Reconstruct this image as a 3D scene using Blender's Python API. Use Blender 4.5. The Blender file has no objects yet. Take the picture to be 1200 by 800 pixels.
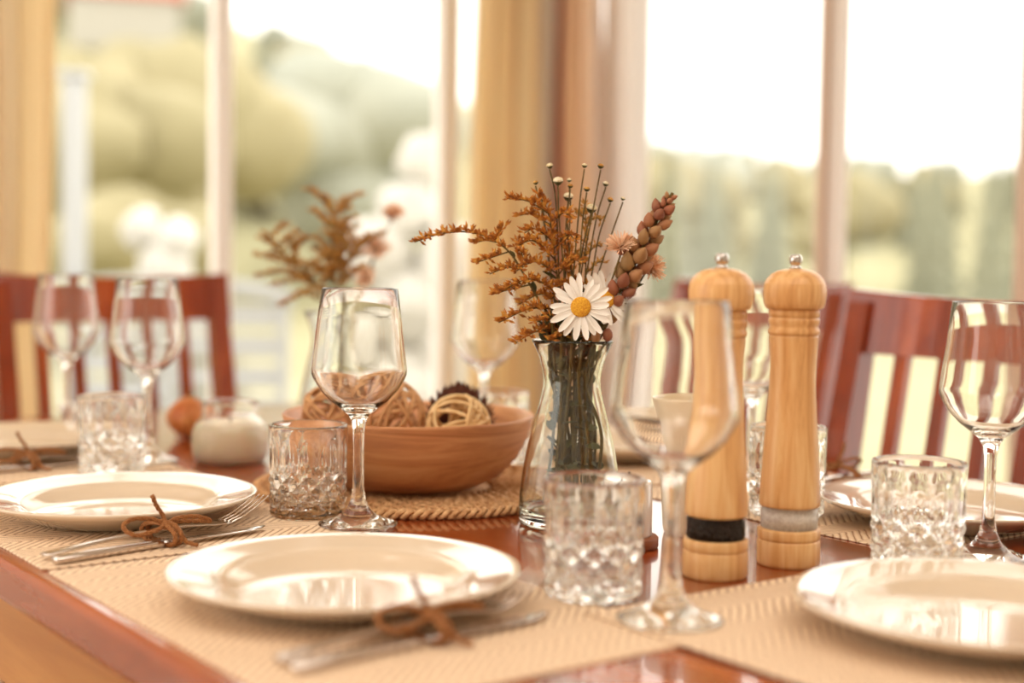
import bpy, math, random
from mathutils import Vector, Matrix, noise
random.seed(7)
C = bpy.context.scene.collection
S = bpy.context.scene
PI = math.pi
TZ = 0.75                                   # height of the table top

# ------------------------------------------------------------------ camera
cam = bpy.data.cameras.new('camera')
cam.lens = 50; cam.sensor_width = 36; cam.clip_start = 0.05; cam.clip_end = 900
cam.dof.use_dof = True; cam.dof.focus_distance = 1.31; cam.dof.aperture_fstop = 2.1
cam_ob = bpy.data.objects.new('camera', cam); C.objects.link(cam_ob)
cam_ob.matrix_world = (Matrix.Translation((0, 0, TZ + 0.257)) @
                       Matrix.Rotation(PI/2 - math.atan(97/1667), 4, 'X') @ Matrix.Rotation(0.014, 4, 'Z'))
S.camera = cam_ob

# ------------------------------------------------------------------ sky, sun, exposure
def lin(c):
    return tuple(((x/255)/12.92 if x/255 <= 0.04045 else ((x/255+0.055)/1.055)**2.4) for x in c)
w = bpy.data.worlds.new('sky'); S.world = w; w.use_nodes = True
bg = w.node_tree.nodes['Background']
bg.inputs[0].default_value = (1.0, .94, .85, 1); bg.inputs[1].default_value = 1.5
sun = bpy.data.lights.new('sun', 'SUN'); sun.energy = .9; sun.angle = math.radians(14); sun.color = (1, .93, .8)
so = bpy.data.objects.new('sun', sun); C.objects.link(so)
so.rotation_euler = Vector((-.35, -.55, -.8)).to_track_quat('-Z', 'Y').to_euler()
for x, y, e in ((-.55, -.35, 8), (.75, .25, 6.5), (-1.2, 1.2, 4)):            # unseen soft fill lights, added under the ceiling to brighten the room
    al = bpy.data.lights.new('fill_light', 'AREA'); al.shape = 'SQUARE'; al.size = 1.1; al.energy = e; al.color = (1, .90, .78)
    ao = bpy.data.objects.new('fill_light', al); C.objects.link(ao); ao.location = (x, y, 2.66)
S.view_settings.view_transform = 'Standard'; S.view_settings.look = 'None'
S.view_settings.gamma = 1; S.view_settings.exposure = 1.0; S.view_settings.use_curve_mapping = False
cy = S.cycles
cy.max_bounces = 32; cy.transmission_bounces = 28; cy.transparent_max_bounces = 24; cy.glossy_bounces = 8; cy.diffuse_bounces = 4
cy.caustics_refractive = True; cy.caustics_reflective = True; cy.blur_glossy = 0.3
cy.sample_clamp_indirect = 6.0; cy.use_denoising = True

# ------------------------------------------------------------------ helpers
U = Vector((-0.5942, 0.8043, 0)); V = Vector((0.8043, 0.5942, 0))     # the table's long and short directions
ANG_U = math.atan2(U.y, U.x); ANG_V = math.atan2(V.y, V.x)
def W(u, v, z=0.0):                                                    # room coordinates; z is measured from the floor
    p = U*u + V*v; return Vector((p.x, p.y, z))
def T(u, v, z=0.0): return W(u, v, TZ + z)                             # a point on the table top

class MB:
    def __init__(s): s.v = []; s.f = []; s.sm = []; s.uv = None
    def add(s, vs, fs, smooth=False):
        o = len(s.v); s.v += [tuple(p) for p in vs]
        for f in fs: s.f.append(tuple(i+o for i in f)); s.sm.append(smooth)
    def box(s, c, d, m=None, ch=0.0):
        x, y, z = d[0]/2, d[1]/2, d[2]/2
        if ch <= 0:
            vs = [Vector((a, b, e)) for e in (-z, z) for a, b in ((-x, -y), (x, -y), (x, y), (-x, y))]
            fs = [(3, 2, 1, 0), (4, 5, 6, 7)] + [(i, (i+1) % 4, 4+(i+1) % 4, 4+i) for i in range(4)]
        else:
            vs = []
            for e, k in ((-z, ch), (-z+ch, 0), (z-ch, 0), (z, ch)):
                q = ch if k == 0 else ch
                for a, b in ((-x+k, -y+q+k), (-x+q+k, -y+k), (x-q-k, -y+k), (x-k, -y+q+k), (x-k, y-q-k), (x-q-k, y-k), (-x+q+k, y-k), (-x+k, y-q-k)):
                    vs.append(Vector((a, b, e)))
            fs = [tuple(range(7, -1, -1)), tuple(range(24, 32))]
            for l in range(3):
                fs += [(l*8+i, l*8+(i+1) % 8, l*8+8+(i+1) % 8, l*8+8+i) for i in range(8)]
        if m is None: m = Matrix.Identity(4)
        c = Vector(c); s.add([(m @ p) + c for p in vs], fs)
    def loft(s, rings, closed=False, caps=True, smooth=True):
        n = len(rings[0]); vs = [p for r in rings for p in r]; fs = []
        R = len(rings)
        for i in range(R if closed else R-1):
            j = (i+1) % R
            for k in range(n):
                l = (k+1) % n; fs.append((i*n+k, i*n+l, j*n+l, j*n+k))
        if caps and not closed:
            fs.append(tuple(range(n-1, -1, -1))); fs.append(tuple((R-1)*n+k for k in range(n)))
        s.add(vs, fs, smooth)
    def tube(s, pts, r, seg=6, closed=False, smooth=True):
        pts = [Vector(p) for p in pts]; n = len(pts); rings = []
        up = Vector((0, 0, 1)); prev = None
        for i, p in enumerate(pts):
            if closed: t = pts[(i+1) % n]-pts[i-1]
            else: t = pts[min(i+1, n-1)]-pts[max(i-1, 0)]
            t = t.normalized() if t.length > 1e-9 else Vector((0, 0, 1))
            if prev is None:
                a = t.cross(up); a = t.cross(Vector((1, 0, 0))) if a.length < 0.05 else a
            else: a = prev - t*prev.dot(t)
            a.normalize(); prev = a; b = t.cross(a)
            rr = r[i] if isinstance(r, (list, tuple)) else r
            rings.append([p + (a*math.cos(2*PI*k/seg)+b*math.sin(2*PI*k/seg))*rr for k in range(seg)])
        s.loft(rings, closed=closed, smooth=smooth)
    def lathe(s, prof, seg=48, smooth=True, m=None, c=(0, 0, 0)):
        vs = []; fs = []; idx = []
        c = Vector(c)
        for r, z in prof:
            if r < 1e-6: idx.append([len(vs)]); vs.append(Vector((0, 0, z)))
            else:
                idx.append(list(range(len(vs), len(vs)+seg)))
                vs += [Vector((r*math.cos(2*PI*k/seg), r*math.sin(2*PI*k/seg), z)) for k in range(seg)]
        for a, b in zip(idx, idx[1:]):
            if len(a) == 1 and len(b) == 1: continue
            for k in range(seg):
                l = (k+1) % seg
                if len(a) == 1: fs.append((a[0], b[l], b[k]))
                elif len(b) == 1: fs.append((a[k], a[l], b[0]))
                else: fs.append((a[k], a[l], b[l], b[k]))
        if m is not None: vs = [m @ p for p in vs]
        s.add([p+c for p in vs], fs, smooth)
    def ball(s, c, r, m=None, seg=12, rings=8, smooth=True):
        prof = [(math.sin(PI*i/rings), -math.cos(PI*i/rings)) for i in range(rings+1)]
        if not isinstance(r, (tuple, list)): r = (r, r, r)
        k = Matrix.Diagonal((*r, 1))
        s.lathe([(0 if i in (0, rings) else p[0], p[1]) for i, p in enumerate(prof)], seg, smooth, (m @ k) if m is not None else k, c)
    def mesh(s, name):
        me = bpy.data.meshes.new(name); me.from_pydata(s.v, [], s.f); me.update()
        me.polygons.foreach_set('use_smooth', s.sm)
        return me
    def build(s, name, mat, parent=None, loc=None, rotz=0, kind=None, uv=None):
        me = s.mesh(name); me.materials.append(mat)
        if uv:
            l = me.uv_layers.new(name='UVMap')
            for lp in me.loops: l.data[lp.index].uv = uv[lp.vertex_index]
        return place(name, me, parent, loc, rotz, kind)

def place(name, me, parent=None, loc=None, rotz=0, kind=None):
    o = bpy.data.objects.new(name, me); C.objects.link(o)
    if parent: o.parent = parent
    if loc is not None: o.location = loc
    if rotz: o.rotation_euler = (0, 0, rotz)
    if kind: o['kind'] = kind
    return o
def tag(o, label, cat, group=None, kind=None):
    o['label'] = label; o['category'] = cat
    if group: o['group'] = group
    if kind: o['kind'] = kind
    return o
def thing(name, label, cat, loc=(0, 0, 0), rotz=0, group=None):
    o = bpy.data.objects.new(name, None); C.objects.link(o); o.empty_display_size = .02
    o.location = loc; o.rotation_euler = (0, 0, rotz)
    return tag(o, label, cat, group)
def dup(root, loc, rotz, label, scale=None):
    def cp(o, parent):
        c = o.copy(); C.objects.link(c)
        if parent: c.parent = parent
        for ch in list(o.children): cp(ch, c)
        return c
    r = cp(root, None); r.location = loc; r.rotation_euler = (0, 0, rotz); r['label'] = label
    if scale: r.scale = scale
    return r

# ------------------------------------------------------------------ materials
def mat(name, col, rough=.5, coat=0, metal=0, spec=.5, **kw):
    m = bpy.data.materials.new(name); m.use_nodes = True
    b = m.node_tree.nodes['Principled BSDF']
    b.inputs['Base Color'].default_value = (*lin(col), 1); b.inputs['Roughness'].default_value = rough
    b.inputs['Metallic'].default_value = metal; b.inputs['Specular IOR Level'].default_value = spec
    b.inputs['Coat Weight'].default_value = coat; b.inputs['Coat Roughness'].default_value = .03
    for k, v in kw.items(): b.inputs[k.replace('_', ' ')].default_value = v
    return m
def nd(m, t, **props):
    n = m.node_tree.nodes.new(t)
    for k, v in props.items(): setattr(n, k, v)
    return n
def lk(m, a, b): m.node_tree.links.new(a, b)
def bsdf(m): return m.node_tree.nodes['Principled BSDF']
def ramp(m, fac, stops):
    r = nd(m, 'ShaderNodeValToRGB'); lk(m, fac, r.inputs[0])
    e = r.color_ramp.elements
    while len(e) < len(stops): e.new(.5)
    for q, (p, c) in zip(e, stops): q.position = p; q.color = (*lin(c), 1)
    return r
def coords(m, scale=(1, 1, 1), kind='Object', rot=(0, 0, 0)):
    t = nd(m, 'ShaderNodeTexCoord'); k = nd(m, 'ShaderNodeMapping')
    k.inputs['Scale'].default_value = scale; k.inputs['Rotation'].default_value = rot
    lk(m, t.outputs[kind], k.inputs[0]); return k.outputs[0]
def wood(name, stops, scale, rough=.35, coat=.0, detail=6, bump=.05, warp=.6):
    m = mat(name, stops[0][1], rough, coat)
    co = coords(m, scale)
    n = nd(m, 'ShaderNodeTexNoise'); n.inputs['Scale'].default_value = 1; n.inputs['Detail'].default_value = detail
    n.inputs['Distortion'].default_value = warp; n.inputs['Roughness'].default_value = .62
    lk(m, co, n.inputs[0])
    r = ramp(m, n.outputs[0], stops); lk(m, r.outputs[0], bsdf(m).inputs['Base Color'])
    bp = nd(m, 'ShaderNodeBump'); bp.inputs['Strength'].default_value = bump; bp.inputs['Distance'].default_value = .002
    lk(m, n.outputs[0], bp.inputs['Height']); lk(m, bp.outputs[0], bsdf(m).inputs['Normal'])
    return m
def mottled(name, stops, scale, rough=.6, bump=.0, coat=0, kind='Object', sc3=(1, 1, 1)):
    m = mat(name, stops[0][1], rough, coat)
    n = nd(m, 'ShaderNodeTexNoise'); n.inputs['Scale'].default_value = scale; n.inputs['Detail'].default_value = 4
    lk(m, coords(m, sc3, kind), n.inputs[0])
    r = ramp(m, n.outputs[0], stops); lk(m, r.outputs[0], bsdf(m).inputs['Base Color'])
    if bump:
        bp = nd(m, 'ShaderNodeBump'); bp.inputs['Strength'].default_value = bump; bp.inputs['Distance'].default_value = .003
        lk(m, n.outputs[0], bp.inputs['Height']); lk(m, bp.outputs[0], bsdf(m).inputs['Normal'])
    return m
def glass(name, col=(255, 255, 254), ior=1.5, rough=0.0):
    m = bpy.data.materials.new(name); m.use_nodes = True; t = m.node_tree
    t.nodes.remove(t.nodes['Principled BSDF'])
    g = nd(m, 'ShaderNodeBsdfGlass'); g.inputs['Color'].default_value = (*lin(col), 1)
    g.inputs['IOR'].default_value = ior; g.inputs['Roughness'].default_value = rough
    lk(m, g.outputs[0], t.nodes['Material Output'].inputs[0]); return m
def pane_glass(name):
    m = bpy.data.materials.new(name); m.use_nodes = True; t = m.node_tree
    t.nodes.remove(t.nodes['Principled BSDF'])
    a = nd(m, 'ShaderNodeBsdfTransparent'); a.inputs[0].default_value = (.98, .985, .975, 1)
    b = nd(m, 'ShaderNodeBsdfGlossy'); b.inputs['Roughness'].default_value = .02
    f = nd(m, 'ShaderNodeFresnel'); f.inputs[0].default_value = 1.25
    x = nd(m, 'ShaderNodeMixShader'); lk(m, f.outputs[0], x.inputs[0]); lk(m, a.outputs[0], x.inputs[1]); lk(m, b.outputs[0], x.inputs[2])
    lk(m, x.outputs[0], t.nodes['Material Output'].inputs[0]); return m
def cloth(name, stops, freq=1.0):
    m = mat(name, stops[0][1], .9, 0, spec=.1)
    tc = nd(m, 'ShaderNodeTexCoord'); sp = nd(m, 'ShaderNodeSeparateXYZ'); lk(m, tc.outputs['UV'], sp.inputs[0])
    fr = nd(m, 'ShaderNodeMath', operation='FRACT'); mu = nd(m, 'ShaderNodeMath', operation='MULTIPLY'); mu.inputs[1].default_value = freq
    lk(m, sp.outputs[0], mu.inputs[0]); lk(m, mu.outputs[0], fr.inputs[0])
    r = ramp(m, fr.outputs[0], stops); lk(m, r.outputs[0], bsdf(m).inputs['Base Color'])
    tr = nd(m, 'ShaderNodeBsdfTranslucent'); lk(m, r.outputs[0], tr.inputs[0])
    mx = nd(m, 'ShaderNodeMixShader'); mx.inputs[0].default_value = .55
    lk(m, bsdf(m).outputs[0], mx.inputs[1]); lk(m, tr.outputs[0], mx.inputs[2])
    lk(m, mx.outputs[0], m.node_tree.nodes['Material Output'].inputs[0]); return m
def herringbone(name, dark, light, col_w=.034, pitch=.0092):
    m = mat(name, light, .8, 0, spec=.2)
    tc = nd(m, 'ShaderNodeTexCoord'); sp = nd(m, 'ShaderNodeSeparateXYZ'); lk(m, tc.outputs['Object'], sp.inputs[0])
    def M(op, a, b=None):
        n = nd(m, 'ShaderNodeMath', operation=op)
        for i, x in enumerate((a, b)):
            if x is None: continue
            if isinstance(x, (int, float)): n.inputs[i].default_value = x
            else: lk(m, x, n.inputs[i])
        return n.outputs[0]
    wob = nd(m, 'ShaderNodeTexNoise'); wob.inputs['Scale'].default_value = 60; lk(m, tc.outputs['Object'], wob.inputs[0])
    tri = M('PINGPONG', sp.outputs[0], col_w)
    ph = M('ADD', M('DIVIDE', M('ADD', sp.outputs[1], tri), pitch), M('MULTIPLY', wob.outputs[0], .5))
    st = M('PINGPONG', ph, .5)
    fine = nd(m, 'ShaderNodeTexNoise'); fine.inputs['Scale'].default_value = 700; lk(m, tc.outputs['Object'], fine.inputs[0])
    k = M('ADD', M('MULTIPLY', st, 1.5), M('MULTIPLY', fine.outputs[0], .35))
    r = ramp(m, k, [(.16, dark), (.50, light), (.9, tuple(min(255, c+10) for c in light))])
    lk(m, r.outputs[0], bsdf(m).inputs['Base Color'])
    bp = nd(m, 'ShaderNodeBump'); bp.inputs['Strength'].default_value = .5; bp.inputs['Distance'].default_value = .0015
    lk(m, st, bp.inputs['Height']); lk(m, bp.outputs[0], bsdf(m).inputs['Normal'])
    return m

M_TABLE = wood('table wood', [(.3, (98, 38, 14)), (.5, (148, 64, 24)), (.7, (184, 90, 36))], (1.2, 14, 14), .16, .5, 8, .03)
M_APRON = wood('apron wood', [(.3, (178, 116, 60)), (.7, (204, 146, 84))], (1.5, 10, 20), .4)
M_CHAIR = wood('chair wood', [(.3, (110, 36, 10)), (.52, (148, 56, 15)), (.7, (186, 84, 23))], (14, 14, 1.6), .24, .45, 6, .03)
M_MILL = wood('beech wood', [(.32, (206, 144, 84)), (.5, (232, 180, 118)), (.68, (244, 204, 146))], (120, 120, 7), .38, .05, 8, .05)
M_BOWL = wood('bowl wood', [(.28, (174, 106, 64)), (.5, (216, 152, 102)), (.72, (238, 186, 134))], (5, 5, 38), .42, .0, 7, .06, 1.6)
M_DISC = wood('disc wood', [(.3, (112, 58, 30)), (.7, (160, 94, 54))], (10, 10, 50), .45)
M_FLOOR = wood('floor wood', [(.3, (166, 120, 76)), (.7, (206, 166, 118))], (2, 18, 18), .3, .2)
M_PLATE = mat('glazed cream stoneware', (230, 211, 186), .14, .9)
M_POT = mat('cream glazed pot', (232, 212, 180), .3, .4)
M_CERAM = mat('white ceramic', (240, 236, 228), .2, .6)
M_GLASS = glass('clear glass'); M_VASE = glass('vase glass', (252, 253, 250)); M_CHAMBER = glass('chamber glass', (253, 253, 252), 1.13)
M_PANE = pane_glass('window glass')
M_STEEL = mat('polished steel', (222, 214, 208), .1, 0, 1)
M_KNOB = mat('chrome', (200, 196, 192), .1, 0, 1)
M_TWINE = mottled('jute twine', [(.3, (122, 70, 34)), (.7, (186, 128, 76))], 900, .9)
M_MAT = herringbone('woven paper mat', (168, 124, 90), (243, 218, 188))
M_SEA = mottled('seagrass', [(.3, (184, 128, 80)), (.7, (240, 198, 146))], 160, .8, .2)
M_RATTAN_D = mottled('tan rattan', [(.3, (180, 126, 80)), (.7, (222, 174, 122))], 90, .7)
M_RATTAN_L = mottled('pale rattan', [(.3, (222, 178, 118)), (.7, (244, 214, 162))], 90, .7)
M_CONE = mottled('pine cone', [(.3, (62, 28, 18)), (.7, (112, 58, 36))], 120, .8)
M_WAX = mat('cream wax', (248, 232, 204), .5, 0, Subsurface_Weight=.2)
M_WICK = mat('wick', (70, 56, 44), .9)
M_PEPPER = mottled('peppercorns', [(.3, (18, 12, 10)), (.7, (52, 38, 30))], 300, .6)
M_SALT = mottled('salt grains', [(.3, (214, 208, 200)), (.7, (250, 247, 242))], 500, .6)
M_FLORET = mottled('goldenrod florets', [(.34, (132, 74, 24)), (.5, (190, 116, 38)), (.66, (220, 166, 76))], 170, .85)
M_FLORET3 = mottled('olive florets', [(.34, (150, 104, 44)), (.5, (196, 138, 66)), (.66, (206, 176, 104))], 120, .85)
M_FLORET2 = mottled('straw florets', [(.34, (172, 116, 46)), (.66, (228, 180, 98))], 170, .85)
M_STEM = mottled('dry stem', [(.3, (66, 52, 22)), (.7, (118, 98, 46))], 60, .8)
M_LEAF = mottled('dark leaf', [(.3, (40, 42, 16)), (.7, (84, 84, 36))], 60, .7)
M_PETAL = mat('white petal', (248, 243, 234), .7, 0, spec=.2)
M_DISC_Y = mottled('daisy disc', [(.3, (206, 128, 20)), (.7, (244, 190, 56))], 700, .8, .3)
M_PEACH = mottled('peach fluff', [(.3, (244, 188, 146)), (.7, (255, 232, 206))], 120, .9)
M_POD = mottled('seed pod', [(.3, (132, 72, 50)), (.5, (168, 108, 72)), (.7, (186, 150, 96))], 60, .6)
def random_tone(m, stops):
    o = nd(m, 'ShaderNodeObjectInfo'); r = ramp(m, o.outputs['Random'], stops)
    old = bsdf(m).inputs['Base Color'].links[0].from_socket
    x = nd(m, 'ShaderNodeMixRGB'); x.blend_type = 'MIX'; x.inputs[0].default_value = .6; lk(m, old, x.inputs[1]); lk(m, r.outputs[0], x.inputs[2]); lk(m, x.outputs[0], bsdf(m).inputs['Base Color'])
random_tone(M_POD, [(0, (116, 62, 46)), (.35, (160, 92, 66)), (.65, (176, 128, 84)), (1, (150, 132, 78))])
M_BUTTON = mottled('button flower', [(.3, (212, 190, 128)), (.7, (252, 244, 222))], 500, .9)
M_GOURD = mottled('gourd skin', [(.3, (178, 84, 26)), (.7, (226, 160, 92))], 30, .5)
M_FRAME = mat('white window frame', (246, 240, 234), .4, .1)
M_FRAME_T = mat('tan frame', (216, 192, 172), .5)
M_WALL = mat('cream wall', (238, 232, 224), .9)
M_CURT = cloth('gold striped curtain', [(0, (255, 247, 226)), (.25, (244, 224, 184)), (.4, (255, 247, 226)), (.62, (236, 212, 170)), (.8, (255, 246, 224)), (1, (250, 234, 200))])
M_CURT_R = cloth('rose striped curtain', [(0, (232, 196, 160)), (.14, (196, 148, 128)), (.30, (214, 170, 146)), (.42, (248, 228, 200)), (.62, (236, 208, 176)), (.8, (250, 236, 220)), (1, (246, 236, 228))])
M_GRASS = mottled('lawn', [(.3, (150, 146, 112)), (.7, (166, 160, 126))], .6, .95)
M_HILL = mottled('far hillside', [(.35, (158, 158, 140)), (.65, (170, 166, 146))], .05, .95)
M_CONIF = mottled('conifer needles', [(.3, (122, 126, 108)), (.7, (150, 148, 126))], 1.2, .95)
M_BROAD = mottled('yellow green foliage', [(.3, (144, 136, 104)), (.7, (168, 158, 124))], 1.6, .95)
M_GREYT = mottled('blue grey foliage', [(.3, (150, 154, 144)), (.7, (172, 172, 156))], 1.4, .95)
M_TRUNK = mat('tree trunk', (104, 92, 78), .9)
M_TERR = mat('pale terrace', (176, 172, 160), .8)
M_BLOOM = mat('white blossom', (206, 203, 196), .7)
M_PATIO = mat('white garden furniture', (176, 178, 180), .4)
M_ROOF = mat('red roof tiles', (170, 86, 62), .7)

# ------------------------------------------------------------------ the setting
UA, VB = 3.10, 2.40                          # window walls
room = []
fl = MB(); fl.box((0, 0, -.06), (9, 9, .08)); fo = fl.build('floor', M_FLOOR, loc=W(.6, -.6), rotz=ANG_U); fo['kind'] = 'structure'
fo.location = W(UA-.02, VB-.02) - (U+V)*4.5 + Vector((0, 0, 0))
pl = MB(); pl.box((0, 0, -.009), (2.24, .146, .018), None, .002); plm = pl.mesh('plank'); plm.materials.append(M_FLOOR)
for i in range(30):
    for j in range(2):
        y = 4.5-.075-.15*i; x = 4.5-1.12-2.25*j-(.0 if i % 2 else -.0)
        place('plank', plm, fo, (x, -4.5+.075+.15*i, 0))
def wall_piece(u0, u1, v0, v1, z0, z1, mb):
    c = W((u0+u1)/2, (v0+v1)/2, (z0+z1)/2); mb.box(c, (abs(u1-u0), abs(v1-v0), z1-z0), Matrix.Rotation(ANG_U, 4, 'Z'))
b = MB()
wall_piece(UA, UA+.14, -1.6, .93, 0, 2.7, b); wall_piece(UA, UA+.14, 2.33, VB+.14, 0, 2.7, b)
wall_piece(UA, UA+.14, .93, 2.33, 2.35, 2.7, b); wall_piece(UA, UA+.14, .93, 2.33, -.1, .22, b)
b.build('wall_left', M_WALL)['kind'] = 'structure'
b = MB()
wall_piece(3.04, UA, VB, VB+.14, 0, 2.7, b); wall_piece(-1.6, .3, VB, VB+.14, 0, 2.7, b)
wall_piece(.3, 3.04, VB, VB+.14, 2.35, 2.7, b); wall_piece(.3, 3.04, VB, VB+.14, -.1, .22, b)
b.build('wall_right', M_WALL)['kind'] = 'structure'
b = MB()
wall_piece(-1.6, UA+.5, -1.6, VB+.5, 2.7, 2.8, b); b.build('ceiling', M_WALL)['kind'] = 'structure'
b = MB(); wall_piece(-1.74, -1.6, -1.74, VB+.14, -.1, 2.7, b); b.build('wall_back', M_WALL)['kind'] = 'structure'
b = MB(); wall_piece(-1.6, UA, -1.74, -1.6, -.1, .5, b); wall_piece(-1.6, UA, -1.74, -1.6, 2.4, 2.7, b); wall_piece(-1.6, .9, -1.74, -1.6, .5, 2.4, b); wall_piece(2.9, UA, -1.74, -1.6, .5, 2.4, b)
b.build('wall_side', M_WALL)['kind'] = 'structure'
# window in the left wall
def bar(name, u0, u1, v0, v1, z0, z1, parent, m=None):
    mb = MB(); c = W((u0+u1)/2, (v0+v1)/2, (z0+z1)/2)
    mb.box((0, 0, 0), (abs(u1-u0), abs(v1-v0), z1-z0), None, .004)
    return mb.build(name, m or M_FRAME, parent, c, ANG_U)
def window(name, label):
    o = bpy.data.objects.new(name, None); C.objects.link(o); o['kind'] = 'structure'; o['label'] = label; return o
w1 = window('window_1', 'tall white framed window behind the head chair, hillside beyond')
for v0, v1 in ((.93, 1.0), (1.428, 1.472), (2.06, 2.12), (2.30, 2.33)): bar('frame_post', UA+.01, UA+.05, v0, v1, .22, 2.35, w1)
bar('frame_rail', UA+.01, UA+.08, 1.0, 2.30, .22, .30, w1); bar('frame_rail', UA+.01, UA+.08, 1.0, 2.30, 2.28, 2.35, w1)
bar('window_sill', UA-.06, UA+.01, .93, 2.13, .20, .23, w1)
for v0, v1 in ((1.0, 1.428), (1.472, 2.06), (2.12, 2.30)):
    mb = MB(); a, b2, c, d = W(UA+.045, v0, .30), W(UA+.045, v1, .30), W(UA+.045, v1, 2.28), W(UA+.045, v0, 2.28)
    mb.add([a, b2, c, d], [(0, 1, 2, 3)]); mb.build('pane', M_PANE, w1)
w2 = window('window_2', 'wide white framed window behind the far side chairs, pale sky and hills beyond')
bar('frame_post', 2.735, 2.845, VB-.02, VB+.05, .22, 2.35, w2)
bar('frame_post', 2.07, 2.118, VB+.01, VB+.035, .22, 2.35, w2)
bar('frame_post', 3.0, 3.04, VB+.01, VB+.05, .22, 2.35, w2)
bar('inner_post', 2.106, 2.132, VB-.006, VB+.01, .22, 2.35, w2, M_FRAME_T)['label'] = 'tan inner strip of the post'
bar('frame_post', 1.55, 1.640, VB+.01, VB+.03, .22, 2.35, w2, M_FRAME_T)
bar('frame_post', .85, .92, VB+.01, VB+.08, .22, 2.35, w2)
bar('frame_rail', .3, 3.0, VB+.01, VB+.08, .22, .30, w2); bar('frame_rail', .3, 3.0, VB+.01, VB+.08, 2.28, 2.35, w2)
bar('window_sill', .3, 2.86, VB-.06, VB+.01, .20, .23, w2)
for u0, u1 in ((2.83, 3.0), (2.118, 2.735), (1.64, 2.07), (.92, 1.55), (.3, .85)):
    mb = MB(); mb.add([W(u0, VB+.045, .30), W(u1, VB+.045, .30), W(u1, VB+.045, 2.28), W(u0, VB+.045, 2.28)], [(0, 1, 2, 3)])
    mb.build('pane', M_PANE, w2)
# curtains: wavy cloth hanging from rods
def curtain(p0, p1, folds, amp, m, label, z0=.03, z1=2.46, seed=0):
    rnd = random.Random(seed); n = folds*14; rows = 24
    d = (p1-p0); L = d.length; d.normalize(); nr = Vector((-d.y, d.x, 0)); mb = MB(); vs = []; uv = []
    ph = [rnd.uniform(.7, 1.2) for _ in range(folds+2)]
    th = .0012
    for side in (0, 1):
        for r in range(rows+1):
            z = z1+(z0-z1)*r/rows
            for i in range(n+1):
                t = i/n; f = t*folds; a = amp*ph[int(f)]*(.75+.35*r/rows)
                off = math.sin(2*PI*f+.5*math.sin(r*.25+seed))*a
                x = t*L+.012*math.sin(4*PI*f)+.01*math.sin(r*.3+f)
                vs.append(p0+d*x+nr*(off+(th if side else -th))+Vector((0, 0, z))); uv.append((t, 1-r/rows))
    K = (rows+1)*(n+1); fs = []
    for r in range(rows):
        for i in range(n):
            a = r*(n+1)+i; fs.append((a, a+1, a+n+2, a+n+1)); fs.append((K+a+n+1, K+a+n+2, K+a+1, K+a))
    for i in range(n):
        fs.append((i+1, i, K+i, K+i+1)); q = rows*(n+1)+i; fs.append((q, q+1, K+q+1, K+q))
    mb.add(vs, fs, True)
    root = thing('curtain', label, 'curtain', (p0.x, p0.y, 0))
    o = mb.build('drape', m, root, uv=uv); o.location = (-p0.x, -p0.y, 0)
    rod = MB(); rod.tube([p0-d*.1+Vector((0, 0, z1+.02)), p1+d*.1+Vector((0, 0, z1+.02))], .011, 12)
    k = rod.build('curtain_rod', M_CHAIR, root); k.location = (-p0.x, -p0.y, 0)
    return root
curtain(W(UA-.085, 2.095), W(UA-.085, 2.30), 3, .040, M_CURT, 'golden striped curtain in the corner, on the left window side', seed=1)
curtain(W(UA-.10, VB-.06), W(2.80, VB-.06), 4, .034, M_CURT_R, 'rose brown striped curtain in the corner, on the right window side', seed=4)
curtain(W(UA-.10, .55), W(UA-.10, 1.0), 5, .034, M_CURT, 'golden curtain at the left edge behind the head chair', seed=9)

# ------------------------------------------------------------------ table
TU0, TU1, TV0, TV1 = .465, 2.232, .357, 1.357
tb = thing('dining_table', 'long glossy red brown wooden dining table set for a meal', 'table', W((TU0+TU1)/2, (TV0+TV1)/2), ANG_U)
L, B = TU1-TU0, TV1-TV0
def rrect(hx, hy, r, n=5):
    pts = []
    for cx, cyy, a0 in ((hx-r, hy-r, 0), (-hx+r, hy-r, 90), (-hx+r, -hy+r, 180), (hx-r, -hy+r, 270)):
        for i in range(n+1):
            a = math.radians(a0+90*i/n); pts.append((cx+r*math.cos(a), cyy+r*math.sin(a)))
    return pts
def slab(mb, hx, hy, r, prof, n=5):
    rings = [[Vector((x, y, z)) for x, y in rrect(hx-k, hy-k, max(r-k, .001), n)] for k, z in prof]
    mb.loft(rings, smooth=False)
mb = MB(); slab(mb, L/2, B/2, .02, [(.006, -.036), (.001, -.034), (0, -.030), (0, -.006), (.0015, -.003), (.004, -.001), (.008, 0)])
o = mb.build('tabletop', M_TABLE, tb, (0, 0, TZ))
for nm, c, d in (('apron', (0, -B/2+.05, TZ-.09), (L-.2, .022, .108)), ('apron', (0, B/2-.05, TZ-.09), (L-.2, .022, .108)),
                 ('apron', (-L/2+.05, 0, TZ-.09), (.022, B-.2, .108)), ('apron', (L/2-.05, 0, TZ-.09), (.022, B-.2, .108))):
    mb = MB(); mb.box((0, 0, 0), d, None, .003); q = mb.build(nm, M_APRON, tb, c); q['label'] = 'pale wooden apron under the red top'
for sx in (-1, 1):
    for sy in (-1, 1):
        mb = MB(); rings = []
        for z, h in ((0, .026), (.1, .028), (.55, .036), (TZ-.037, .036)):
            rings.append([Vector((a*h, e*h, z)) for a, e in ((-1, -1), (1, -1), (1, 1), (-1, 1))])
        mb.loft(rings, smooth=False); mb.build('leg', M_TABLE, tb, (sx*(L/2-.065), sy*(B/2-.065), 0))

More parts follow.
